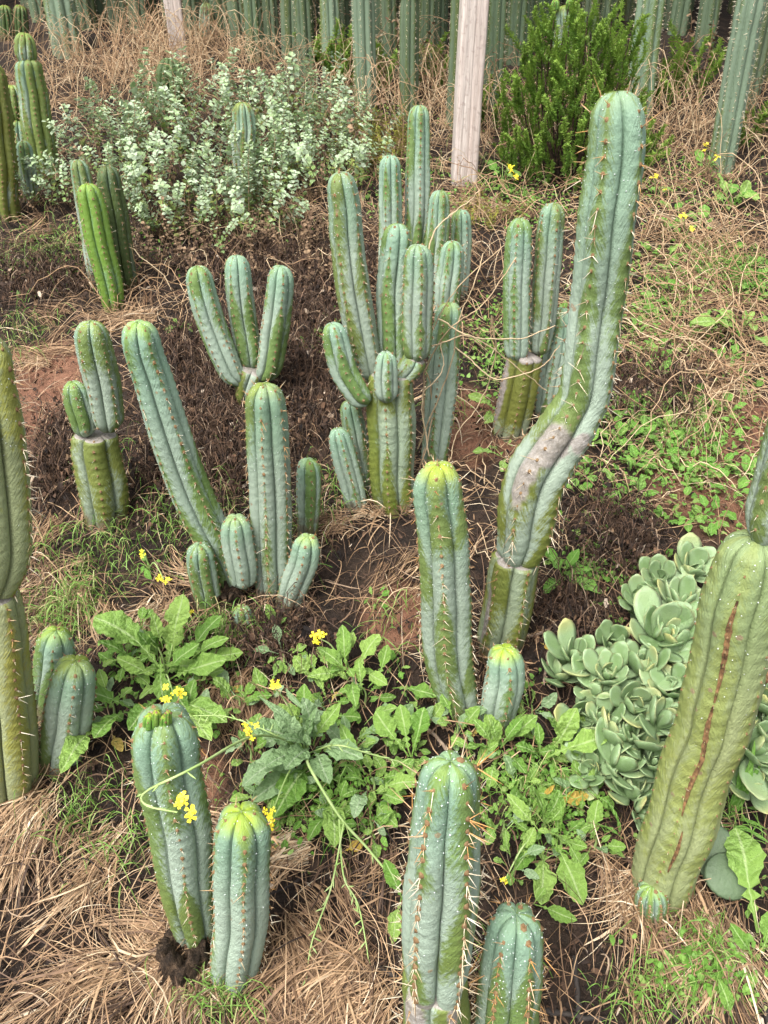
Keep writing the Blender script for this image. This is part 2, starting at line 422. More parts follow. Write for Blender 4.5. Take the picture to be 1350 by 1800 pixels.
    if len(A_s):
        P, nr, tt = surf(A_th, A_s); na = len(P)
        if areole:
            side = np.cross(nr, tt); side /= np.linalg.norm(side, axis=1, keepdims=True) + 1e-9; up = np.cross(side, nr)
            a = areole * rng.uniform(0.7, 1.25, na)[:, None]
            ang = np.arange(6) * math.pi / 3
            ring = P[:, None] + (np.cos(ang)[None, :, None] * side[:, None] + 1.25 * np.sin(ang)[None, :, None] * up[:, None]) * a[:, None] - 0.0012 * nr[:, None]
            top_ = P + nr * a * 0.85
            AV = np.concatenate([ring, top_[:, None]], 1)
            jj = np.arange(6); f1 = np.stack([jj, (jj + 1) % 6, np.full(6, 6)], -1)
            AF = (f1[None] + (np.arange(na) * 7)[:, None, None]).reshape(-1, 3)
            tag(link('areoles', mk('areoles', AV.reshape(-1, 3) - org, AF, M['areole']), o), kind='stuff')
        ns, l0, l1 = spines
        if ns:
            PP = np.repeat(P, ns, 0); NN = np.repeat(nr, ns, 0); TT = np.repeat(tt, ns, 0)
            SS = np.cross(NN, TT); m = len(PP)
            fr = np.repeat(A_s, ns) / L
            young = smooth01(0.80, 1.0, fr)
            dirn = NN * (0.3 + 0.8 * rng.random((m, 1))) + SS * rng.normal(0, 0.62, (m, 1)) + TT * (rng.normal(-0.35, 0.55, (m, 1)) * (1 - young[:, None]) + young[:, None] * rng.uniform(0.0, 0.7, (m, 1)))
            dirn /= np.linalg.norm(dirn, axis=1, keepdims=True)
            lens = 0.78 * np.where(rng.random(m) < 0.10, rng.uniform(l1, l1 * 1.8, m), rng.uniform(l0 * 0.45, l1, m))
            keep = rng.random(m) < 0.72
            PP, dirn, lens, fr = PP[keep], dirn[keep], lens[keep], fr[keep]; m = len(PP)
            Pl = np.stack([PP, PP + dirn * lens[:, None] * 0.55, PP + dirn * lens[:, None]], 1)
            rr = np.array([1.0, 0.75, 0.12])[None] * (0.00045 + 0.012 * lens[:, None])
            SV, SF = tubes(Pl, rr, 3)
            col = np.clip(rng.normal(0.5, 0.17, m) - 0.35 * (rng.random(m) < 0.18), 0, 0.72)
            col = np.where((fr > 1 - red) & (rng.random(m) < 0.85), rng.uniform(0.85, 1, m), col)
            tag(link('spines', mk('spines', SV - org, SF, M['spine'], {'r': np.repeat(col, 9)}), o), kind='stuff')
    if dew:
        s_ = L - np.abs(rng.normal(0, 0.26 * L, dew)); s_ = s_[(s_ > 0.02) & (s_ < L)]
        t_ = rng.uniform(0, 2 * math.pi, len(s_)); P, nr, tt = surf(t_, s_); m = len(P)
        r = 0.0007 + 0.0008 * rng.random((m, 1, 1)) ** 2
        octa = np.array([[1, 0, 0], [-1, 0, 0], [0, 1, 0], [0, -1, 0], [0, 0, 1], [0, 0, -1]], float)
        f = np.array([[0, 2, 4], [2, 1, 4], [1, 3, 4], [3, 0, 4], [2, 0, 5], [1, 2, 5], [3, 1, 5], [0, 3, 5]])
        DV = P[:, None] + octa[None] * r
        tag(link('dewdrops', mk('dewdrops', DV.reshape(-1, 3) - org, (f[None] + (np.arange(m) * 6)[:, None, None]).reshape(-1, 3), M['dew']), o), kind='stuff')
    return o, surf, L

def plant(name, bx, by, label, group=None):
    p = W(bx, by); return empty(name, p, label, 'cactus', group)

def stump(parent, px, py, r, h, label):
    """withered brown stub of an old stem"""
    p = W(px, py); rng = np.random.default_rng(int(px))
    nt = 30; rows = []
    for i, (q, z) in enumerate([(1.1, -0.02), (1.05, 0.3), (0.95, 0.75), (0.8, 1.0), (0.55, 0.9), (0.25, 0.55), (0.02, 0.45)]):
        t = np.arange(nt) / nt * 2 * math.pi; rr = r * q * (1 + 0.45 * (rng.random(nt) - 0.5))
        rows.append(np.stack([rr * np.cos(t), rr * np.sin(t), z * h * (1 + 0.7 * (rng.random(nt) - 0.5))], -1))
    V = np.concatenate(rows) + np.array(p) - np.array(parent.location)
    o = link('cut_stump', mk('cut_stump', V, grid_faces(7, nt, True), M['stump']), parent); o['label'] = label
    return o

# ---- N: upright pair in the middle
c = plant('cactus', 805, 1245, 'blue-green upright ribbed cactus with yellow-green tip, in front of the tall bent one')
y = c.location.y
stem(c, [(812, 1245, 62), (805, 1224, 74), (791, 1169, 88), (784, 1086, 91), (778, 974, 93), (771, 864, 90), (769, 812, 84)], y, ribs=5, bloom=0.62, tipc=0.95, seed=1, spines=(4, 0.012, 0.022), dew=260, red=0.35)
stem(c, [(870, 1272, 60), (882, 1215, 72), (887, 1180, 70), (886, 1137, 66)], W(872, 1268).y, name='pup', ribs=5, bloom=0.7, tipc=1.0, seed=2, spines=(4, 0.008, 0.014), dew=80, red=0.5)

# ---- O: the tall bent one
c = plant('cactus', 880, 1138, 'tallest cactus, bent at a grey corky kink above an olive lower joint')
y = c.location.y
stem(c, [(876, 1140, 84), (886, 1100, 88), (894, 1058, 90), (903, 995, 88), (906, 978, 84)], y, name='old_stem', ribs=5, bloom=0.12, old=0.95, flat_top=True, seed=3, spines=(3, 0.008, 0.02), dew=0, bstr=0.5, cork=[(-1.2, 0.5, 0.3, 0.3)])
stem(c, [(908, 990, 72), (922, 944, 102), (932, 878, 116), (964, 808, 110), (998, 744, 100), (1017, 712, 92), (1027, 690, 92), (1037, 637, 96), (1057, 499, 101), (1072, 361, 107), (1083, 240, 102), (1087, 156, 94)], y, lean=-0.03, ribs=5, bloom=0.62, tipc=0.15, old=0.8, oldcurve=0.5, seed=4, pinch=0.5, spines=(4, 0.014, 0.032), space=0.024, dew=220, red=0.22, cork=[(-0.55, 0.33, 0.75, 0.055), (-0.75, 0.25, 0.4, 0.08), (0.35, 0.36, 0.3, 0.03)], sunk=0)

# ---- P: fat one at the right edge
c = plant('cactus', 1168, 1560, 'thick leaning weakly ribbed cactus with long brown cracks beside the succulents')
y = c.location.y
o, sf, L = stem(c, [(1160, 1568, 98), (1180, 1490, 118), (1212, 1400, 122), (1244, 1300, 126), (1284, 1150, 134), (1311, 1050, 140), (1328, 985, 130), (1338, 940, 100)], y, ribs=6, depth=0.075, bloom=0.42, old=0.35, oldcurve=1.1, tipc=0.0, mat='cactus_fat', seed=5, spines=(1, 0.003, 0.007), areole=0.0022, space=0.024, dew=160, bstr=0.6, flat_top=False, cap=0.6, cork=[(1.2, 0.5, 0.2, 0.1)])
def crack(s_list, w, nm='bark_crack'):
    t = np.array([a for a, _, _ in s_list]); s = np.array([b for _, b, _ in s_list]) * L; ww = np.array([q for _, _, q in s_list]) * w
    u = np.linspace(0, 1, 40); ti = np.interp(u, np.linspace(0, 1, len(t)), t); si = np.interp(u, np.linspace(0, 1, len(t)), s)
    wi = np.interp(u, np.linspace(0, 1, len(t)), ww); rng = np.random.default_rng(9)
    Pc, nr, tt = sf(ti, si); side = np.cross(nr, tt)
    # smooth the walk over the grid
    for _ in range(3): Pc[1:-1] = (Pc[:-2] + 2 * Pc[1:-1] + Pc[2:]) / 4
    rows = []
    for q, hgt in ((-1.0, -0.002), (-0.85, 0.0028), (-0.35, 0.0012), (0.0, 0.0004), (0.35, 0.0012), (0.85, 0.0028), (1.0, -0.002)):
        jit = rng.uniform(0.75, 1.25, (40, 1))
        rows.append(Pc + side * (q * wi[:, None] * jit) + nr * hgt * jit)
    V = np.stack(rows, 1)
    link(nm, mk(nm, V.reshape(-1, 3) - np.array(c.location), grid_faces(40, 7, False), M['cork']), o)
crack([(-0.62, 0.90, 0.3), (-0.6, 0.84, 1.0), (-0.62, 0.77, 0.8), (-0.62, 0.67, 0.35)], 0.0042)
crack([(-0.60, 0.665, 0.3), (-0.60, 0.61, 1.0), (-0.56, 0.53, 0.9), (-0.56, 0.44, 0.9), (-0.52, 0.37, 0.25)], 0.0038)
crack([(-0.42, 0.33, 0.2), (-0.42, 0.27, 0.8), (-0.42, 0.20, 0.2)], 0.004)
crack([(1.0, 0.80, 0.3), (0.85, 0.755, 1.1), (0.75, 0.71, 0.3)], 0.007)
stem(c, [(1350, 960, 70), (1364, 905, 104), (1380, 850, 104), (1398, 760, 95), (1404, 700, 86)], y, ribs=5, bloom=0.6, tipc=0.4, seed=6, pinch=0.7, spines=(2, 0.006, 0.012), dew=120, sunk=0, depth=0.15)
stem(c, [(1143, 1612, 50), (1145, 1585, 58), (1146, 1556, 52)], W(1143, 1606).y, name='pup', lean=0.0, ribs=9, step=0.003, bloom=0.5, seed=7, spines=(3, 0.003, 0.006), space=0.009, dew=60, per=8, sunk=0.015, red=0.9)

# ---- Q: nearest ones at the bottom edge
c = plant('cactus', 768, 1880, 'pale spiny cactus with long white spines over a scarred brown joint')
y = c.location.y
stem(c, [(765, 1900, 112), (764, 1800, 120), (762, 1735, 122), (762, 1718, 118)], y, name='old_stem', ribs=5, bloom=0.2, old=0.6, flat_top=True, seed=8, spines=(6, 0.02, 0.036), dew=0, space=0.022, cork=[(-0.8, 0.9, 0.5, 0.10), (0.6, 0.93, 0.3, 0.08)])
stem(c, [(764, 1735, 104), (770, 1690, 124), (776, 1600, 138), (782, 1500, 130), (788, 1410, 116), (790, 1336, 94)], y, lean=-0.02, ribs=5, bloom=0.55, old=0.4, tipc=0.25, oldcurve=0.9, seed=9, pinch=0.35, spines=(5, 0.012, 0.028), space=0.021, dew=200, red=0.3, areole=0.004, sunk=0, cork=[(-0.35, 0.03, 0.55, 0.035), (0.8, 0.02, 0.4, 0.03)])
stem(c, [(885, 1880, 110), (890, 1790, 112), (897, 1700, 108), (905, 1640, 96), (908, 1605, 82)], W(888, 1850).y, name='pup', ribs=6, bloom=0.45, tipc=0.1, seed=10, spines=(5, 0.01, 0.022), space=0.02, dew=260, red=0.6, areole=0.004)

# ---- M: pair at the lower left
c = plant('cactus', 370, 1690, 'pair of stout stems over straw, one bearing lumpy yellow buds')
y = c.location.y
ym = W(345, 1648).y
stem(c, [(344, 1650, 66), (335, 1590, 88), (322, 1500, 104), (306, 1400, 116), (292, 1320, 122), (284, 1250, 116)], ym, ribs=5, bloom=0.50, old=0.35, tipc=0.1, seed=11, spines=(3, 0.007, 0.013), dew=240, oldcurve=0.6)
for k, (bx, by, w) in enumerate([(264, 1268, 26), (275, 1262, 20), (288, 1270, 18), (278, 1280, 16), (296, 1262, 14)]):
    stem(c, [(bx, by + 8, w), (bx, by, w), (bx, by - 13, w * 0.8)], ym - 0.015, name='bud', ribs=5, step=0.002, depth=0.25, bloom=-0.8, tipc=1.0, seed=20 + k, spines=(1, 0.001, 0.002), space=0.007, dew=0, per=6, sunk=0.0, mat='cactus_green', areole=0.0018)
stem(c, [(408, 1722, 70), (412, 1690, 88), (420, 1620, 98), (422, 1540, 103), (424, 1470, 103), (424, 1425, 92)], W(415, 1712).y, ribs=5, bloom=0.66, tipc=1.0, seed=12, spines=(4, 0.007, 0.015), dew=160, red=0.5)
stump(c, 326, 1690, 0.042, 0.055, 'withered dark brown stub of a dead stem')

# ---- L: left edge
c = plant('cactus', 30, 1385, 'tall yellowish cactus with dark spiny furrow and two blue pups at its foot')
y = c.location.y
stem(c, [(20, 1395, 92), (10, 1300, 104), (0, 1180, 100), (-10, 1060, 88), (-12, 1040, 80)], y, name='old_stem', ribs=5, bloom=0.35, old=0.95, mat='cactus_fat', flat_top=True, seed=13, spines=(3, 0.01, 0.02), dew=0)
stem(c, [(-12, 1042, 72), (2, 970, 104), (-2, 860, 108), (-14, 740, 108), (-30, 640, 104), (-38, 585, 96)], y, ribs=5, bloom=0.35, old=0.9, tipc=0.3, mat='cactus_fat', seed=14, pinch=0.4, spines=(5, 0.012, 0.026), dew=120, sunk=0, depth=0.2)
stem(c, [(84, 1235, 66), (92, 1190, 72), (98, 1150, 72), (102, 1105, 62)], W(84, 1250).y, name='pup', ribs=5, bloom=0.6, tipc=0.6, seed=15, spines=(3, 0.006, 0.012), dew=80)
stem(c, [(104, 1335, 74), (116, 1280, 84), (126, 1220, 84), (134, 1160, 74)], W(104, 1330).y, name='pup', ribs=5, bloom=0.62, tipc=0.5, seed=16, spines=(3, 0.006, 0.012), dew=110)

# ---- J/I: left-centre clump
c = plant('cactus', 440, 1045, 'clump with one long leaning stem, one upright stem and several short pups')
y = c.location.y
stem(c, [(412, 1030, 60), (385, 965, 70), (345, 885, 74), (308, 800, 74), (278, 710, 74), (254, 630, 72), (242, 563, 66)], W(420, 1020).y, lean=-0.05, ribs=5, bloom=0.45, old=0.25, tipc=0.55, seed=17, spines=(3, 0.008, 0.016), dew=220, oldcurve=0.7)
stem(c, [(480, 1040, 62), (478, 1000, 72), (474, 900, 76), (471, 780, 77), (469, 720, 75), (468, 671, 68)], W(480, 1032).y, ribs=6, bloom=0.62, tipc=0.4, seed=18, spines=(5, 0.01, 0.018), dew=260, red=0.4)
stem(c, [(540, 922, 36), (541, 890, 44), (542, 850, 46), (541, 806, 42)], W(540, 955).y, name='pup', ribs=5, bloom=0.55, tipc=0.3, seed=19, spines=(3, 0.006, 0.012), dew=60)
stem(c, [(508, 1058, 44), (522, 1020, 54), (535, 985, 55), (541, 940, 48)], W(508, 1056).y, name='pup', ribs=5, bloom=0.66, tipc=0.6, seed=20, spines=(3, 0.006, 0.014), dew=60)
stem(c, [(428, 1030, 44), (424, 990, 56), (418, 945, 58), (414, 905, 52)], W(432, 1062).y, name='pup', ribs=5, bloom=0.5, tipc=0.4, seed=21, spines=(3, 0.005, 0.009), dew=60, pinch=0.6, sunk=0)
stem(c, [(368, 1070, 40), (364, 1040, 50), (356, 1000, 52), (349, 954, 46)], W(368, 1068).y, name='pup', ribs=6, bloom=0.38, tipc=0.2, seed=22, spines=(3, 0.004, 0.008), dew=110)
stem(c, [(427, 1112, 30), (426, 1092, 38), (424, 1064, 32)], W(427, 1108).y, name='pup', ribs=7, step=0.003, bloom=0.5, seed=23, spines=(2, 0.003, 0.006), space=0.01, dew=40, per=8)
stump(c, 405, 1066, 0.03, 0.045, 'grey brown stub of a cut stem between the pups')

# ---- H: left, two heads on an old trunk
c = plant('cactus', 186, 908, 'two blue-green heads, one large one small, on a broad olive trunk')
y = c.location.y
stem(c, [(188, 912, 70), (184, 880, 82), (178, 830, 86), (172, 790, 84), (169, 760, 80)], y, name='old_stem', ribs=5, depth=0.22, bloom=0.28, old=0.7, flat_top=True, seed=24, spines=(2, 0.005, 0.012), dew=20, bstr=0.7)
stem(c, [(192, 757, 48), (188, 730, 60), (180, 680, 66), (168, 620, 66), (159, 562, 58)], y - 0.015, name='stem', ribs=5, bloom=0.5, tipc=0.35, seed=25, pinch=0.7, spines=(3, 0.006, 0.014), dew=240, sunk=0)
stem(c, [(150, 765, 36), (145, 738, 46), (135, 705, 48), (126, 669, 42)], y - 0.025, name='stem', ribs=5, bloom=0.5, tipc=0.3, seed=26, pinch=0.7, spines=(3, 0.005, 0.012), dew=100, sunk=0)

# ---- G: three fingers
c = plant('cactus', 432, 722, 'three blue-green fingers spreading from one short stub, in dark dead brush')
y = c.location.y
stem(c, [(428, 728, 30), (432, 690, 40), (440, 662, 48), (444, 650, 42)], y, name='old_stem', ribs=5, bloom=0.05, old=0.8, flat_top=True, seed=27, spines=(1, 0.004, 0.008), dew=0)
stem(c, [(424, 676, 34), (405, 650, 46), (384, 600, 52), (362, 535, 53), (346, 466, 47)], y - 0.01, ribs=5, bloom=0.52, tipc=0.15, seed=28, pinch=0.7, spines=(3, 0.006, 0.013), dew=160, sunk=0)
stem(c, [(440, 648, 34), (436, 615, 46), (426, 560, 49), (420, 500, 49), (417, 447, 42)], y + 0.03, ribs=5, bloom=0.42, tipc=0.1, seed=29, pinch=0.7, spines=(3, 0.006, 0.013), dew=140, sunk=0)
stem(c, [(462, 668, 34), (474, 638, 48), (482, 580, 52), (489, 520, 52), (493, 465, 45)], y - 0.01, ribs=5, bloom=0.40, tipc=0.1, seed=30, pinch=0.7, spines=(3, 0.006, 0.013), dew=140, sunk=0)

# ---- K: big centre clump
c = plant('cactus', 692, 885, 'many-branched clump on a thick olive trunk, its longest arm leaning away from the post')
y = c.location.y
stem(c, [(694, 892, 70), (692, 850, 78), (690, 790, 86), (688, 720, 88), (688, 672, 82), (689, 655, 78)], y, name='old_stem', ribs=6, depth=0.2, bloom=0.22, old=0.95, flat_top=True, seed=31, spines=(3, 0.005, 0.012), dew=0, bstr=0.6)
stem(c, [(652, 668, 40), (643, 630, 56), (630, 560, 63), (616, 460, 63), (606, 370, 61), (597, 300, 52)], y + 0.03, ribs=5, bloom=0.45, old=0.3, tipc=0.15, seed=32, pinch=0.6, spines=(3, 0.006, 0.014), dew=260, sunk=0, oldcurve=0.8)
stem(c, [(692, 660, 40), (690, 620, 54), (690, 540, 57), (695, 460, 57), (700, 391, 50)], y + 0.06, ribs=5, bloom=0.48, tipc=0.1, seed=33, pinch=0.5, spines=(3, 0.006, 0.013), dew=140, sunk=0)
stem(c, [(706, 664, 40), (718, 652, 44), (726, 640, 46), (730, 628, 40)], y - 0.005, name='stub', ribs=5, bloom=0.0, old=0.5, flat_top=True, seed=34, spines=(0, 0, 0), dew=0, sunk=0)
stem(c, [(731, 634, 40), (732, 605, 54), (733, 550, 57), (734, 490, 57), (734, 428, 50)], y - 0.005, ribs=5, bloom=0.42, tipc=0.15, seed=35, pinch=0.6, spines=(3, 0.006, 0.013), dew=180, sunk=0)
stem(c, [(648, 708, 34), (628, 693, 46), (606, 656, 51), (594, 615, 50), (583, 566, 43)], y - 0.04, name='pup', ribs=5, bloom=0.5, tipc=0.1, seed=36, pinch=0.7, spines=(3, 0.005, 0.011), dew=120, sunk=0)
stem(c, [(680, 706, 32), (679, 685, 44), (678, 655, 46), (678, 617, 38)], y - 0.055, name='pup', ribs=5, bloom=0.4, tipc=0.1, seed=37, pinch=0.7, spines=(3, 0.004, 0.009), dew=70, sunk=0)
stem(c, [(628, 890, 36), (618, 850, 45), (604, 800, 46), (591, 752, 38)], W(628, 888).y, name='pup', ribs=5, bloom=0.6, tipc=0.05, seed=38, spines=(3, 0.005, 0.011), dew=120)
stem(c, [(648, 868, 34), (640, 830, 42), (626, 770, 44), (614, 702, 36)], W(648, 872).y + 0.04, name='pup', ribs=5, bloom=0.6, tipc=0.05, seed=39, spines=(3, 0.005, 0.011), dew=100)

c = plant('cactus', 765, 812, 'single blue-grey stem beside the branched clump, with dry vines hanging across it')
stem(c, [(763, 818, 44), (768, 770, 52), (777, 690, 59), (784, 620, 58), (789, 530, 46)], c.location.y, ribs=5, bloom=0.72, tipc=0.35, seed=40, spines=(3, 0.006, 0.014), dew=150)

# ---- E: cluster behind
c = plant('cactus', 745, 545, 'group of slim upright stems growing between the branched clump and the white post')
y = c.location.y
for k, (pth, dy, bl) in enumerate([
        ([(686, 520, 38), (686, 440, 42), (686, 350, 42), (686, 271, 36)], 0.06, 0.55),
        ([(728, 530, 40), (731, 430, 45), (734, 300, 46), (736, 183, 39)], 0.10, 0.42),
        ([(758, 540, 34), (764, 470, 42), (770, 400, 42), (773, 333, 35)], 0.02, 0.4),
        ([(805, 520, 32), (808, 460, 38), (810, 420, 38), (811, 367, 32)], 0.10, 0.55),
        ([(783, 560, 38), (787, 510, 48), (793, 470, 48), (797, 422, 40)], -0.03, 0.55)]):
    stem(c, pth, y + dy, ribs=6, bloom=bl, tipc=0.08, seed=41 + k, spines=(3, 0.006, 0.013), dew=110, sunk=0.04)

# ---- F: right of centre pair on old trunk
c = plant('cactus', 890, 760, 'two slim heads on a squat olive trunk, just behind the tall bent cactus')
y = c.location.y
stem(c, [(890, 768, 58), (900, 730, 66), (912, 680, 68), (922, 635, 64), (925, 622, 60)], y, name='old_stem', ribs=5, bloom=0.1, old=0.95, flat_top=True, seed=50, spines=(2, 0.005, 0.012), dew=0, bstr=0.5, cork=[(-1.3, 0.6, 0.4, 0.4), (0, 1, 2, 0.05)])
stem(c, [(908, 632, 38), (908, 600, 47), (909, 520, 50), (912, 440, 50), (915, 381, 42)], y - 0.01, ribs=5, bloom=0.5, tipc=0.08, seed=51, pinch=0.6, spines=(3, 0.005, 0.012), dew=160, sunk=0)
stem(c, [(948, 622, 36), (952, 580, 45), (958, 500, 49), (965, 420, 50), (971, 355, 42)], y + 0.02, ribs=5, bloom=0.45, tipc=0.08, seed=52, pinch=0.6, spines=(3, 0.005, 0.012), dew=160, sunk=0)
stem(c, [(958, 735, 38), (968, 680, 46), (980, 610, 46), (988, 540, 38)], W(958, 732).y, name='stem', ribs=5, bloom=0.65, tipc=0.08, seed=53, spines=(3, 0.005, 0.012), dew=60)

# ---- B: bright trio on the left
c = plant('cactus', 195, 530, 'bright yellow-green stem with two darker ones behind, at the edge of the grey shrubs')
y = c.location.y
stem(c, [(200, 545, 34), (192, 500, 46), (176, 430, 49), (162, 365, 48), (153, 321, 40)], W(199, 540).y, ribs=6, bloom=-0.25, old=0.2, tipc=0.25, seed=54, spines=(3, 0.006, 0.014), dew=40, mat='cactus_green', step=0.006)
stem(c, [(222, 500, 38), (214, 450, 44), (202, 370, 46), (187, 290, 38)], W(222, 505).y, ribs=6, bloom=0.05, old=0.15, tipc=0.05, seed=55, spines=(3, 0.006, 0.014), dew=30, mat='cactus_column', step=0.006)
stem(c, [(172, 490, 34), (162, 420, 38), (148, 340, 38), (137, 279, 32)], W(172, 500).y, ribs=6, bloom=0.25, tipc=0.05, seed=56, spines=(3, 0.006, 0.014), dew=30, step=0.006)

# ---- D: cactus in the grey shrubs
c = plant('cactus', 432, 345, 'single pale many-ribbed stem standing among the grey-green shrubs')
stem(c, [(434, 350, 40), (432, 290, 45), (430, 240, 45), (427, 178, 37)], c.location.y, ribs=9, bloom=0.3, old=0.2, tipc=0.3, seed=57, spines=(3, 0.004, 0.008), space=0.016, dew=0, per=8, step=0.006)

# ---- A: group at the left edge, far
c = plant('cactus', 55, 330, 'olive group at the dry brush edge, one stem in two stacked joints')
y = c.location.y
stem(c, [(80, 318, 48), (72, 260, 52), (60, 180, 52), (50, 112, 44), (48, 104, 40)], W(80, 318).y, ribs=8, bloom=0.12, old=0.45, tipc=0.0, cap=0.6, seed=58, spines=(2, 0.004, 0.008), dew=20, per=8, step=0.006)
stem(c, [(47, 116, 30), (45, 92, 40), (43, 56, 34)], W(80, 318).y, ribs=8, bloom=0.0, old=0.5, tipc=0.2, seed=59, spines=(2, 0.003, 0.006), dew=0, per=8, step=0.006, pinch=0.8, sunk=0)
stem(c, [(10, 385, 52), (2, 300, 54), (-8, 200, 54), (-18, 105, 46)], W(8, 378).y, ribs=8, bloom=-0.1, old=0.8, tipc=0.1, seed=60, spines=(2, 0.004, 0.008), dew=0, per=8, step=0.006)
stem(c, [(55, 350, 26), (50, 310, 30), (44, 275, 30), (40, 246, 26)], W(55, 352).y, name='pup', ribs=7, bloom=0.5, tipc=0.1, seed=61, spines=(2, 0.004, 0.008), dew=0, per=8, step=0.006)
stem(c, [(48, 330, 28), (40, 270, 32), (34, 230, 32), (32, 208, 28)], W(50, 300).y, ribs=7, bloom=0.1, old=0.3, seed=62, spines=(2, 0.004, 0.008), dew=0, per=8, step=0.006)
stem(c, [(31, 214, 24), (26, 185, 32), (20, 148, 28)], W(50, 300).y, ribs=7, bloom=0.1, old=0.3, seed=63, spines=(2, 0.004, 0.008), dew=0, per=8, step=0.006, pinch=0.8, sunk=0)
# ------------------------------------------------------------------ white posts
def post(px, pyb, w, h, tilt, label):
    p = W(px, pyb); e = link('wooden_post', None)
    fwd = Vector((0, math.cos(PITCH), -math.sin(PITCH))); d = (p - Vector((0, 0, CAM_H))).dot(fwd)
    a = 0.5 * w * d / F_PX
    # square section with rounded corners and worn grooves
    ang = np.linspace(0, 2 * math.pi, 96, endpoint=False)
    rr = (np.abs(np.cos(ang)) ** 9 + np.abs(np.sin(ang)) ** 9) ** (-1 / 9.0)
    zs = np.concatenate([np.linspace(-0.08, h - 0.004, 60), [h, h + 0.001]])
    TH, Z = np.meshgrid(ang, zs)
    R = np.tile(rr, (len(zs), 1)); X = a * R * np.cos(TH); Y = a * R * np.sin(TH)
    g = -0.05 * a * (np.exp(-((X / a + 0.38) / 0.06) ** 2) + np.exp(-((X / a - 0.12) / 0.05) ** 2) * 1.3 + np.exp(-((X / a - 0.55) / 0.05) ** 2)) * (np.abs(Y) > 0.8 * a)
    g += 0.02 * a * fbm(X * 140 + 7, Z * 4, 3, 3)
    Y = Y + np.sign(Y) * g; X = X + 0.006 * fbm(Z * 3, Z * 0, 5, 2)
    sh = np.where(zs > h + 0.0005, 0.02, 1.0)[:, None]
    V = np.stack([X * sh, Y * sh, Z], -1).reshape(-1, 3)
    n = NT('weathered_wood')
    mp = n.n.new('ShaderNodeMapping'); mp.inputs['Scale'].default_value = (1, 1, 0.06); n.l.new(n.obj(), mp.inputs[0])
    gr = n.noise(160, 4, 0.7, mp.outputs[0], 0.4); st = n.noise(9, 4, 0.6, mp.outputs[0]); dots = n.noise(55, 2)
    c = n.mix(n.rng(gr, 0.3, 0.7), (0.30, 0.25, 0.22), (0.60, 0.54, 0.49))
    c = n.mix(n.rng(st, 0.5, 0.72, 0.0, 0.45), c, (0.40, 0.29, 0.24))
    c = n.mix(n.rng(dots, 0.57, 0.70, 0.0, 0.5), c, (0.25, 0.2, 0.17))
    n.bump(gr, 0.6, 0.003)
    e.location = p
    o = link('wooden_post', mk('wooden_post', V, grid_faces(len(zs), 96, True), n.done(c, 0.8, 0.2)))
    bpy.data.objects.remove(e)
    o.name = 'wooden_post'; o.location = p; o.rotation_euler = tilt
    tag(o, label, 'post'); return o
post(815, 322, 43, 1.35, (math.radians(1), math.radians(0.5), math.radians(3)), 'pale weathered wooden post with grooves beside the dense green bush')
post(316, 98, 29, 1.3, (math.radians(2), math.radians(-1.5), math.radians(12)), 'slender pale wooden post in dry brush behind the grey shrubs')

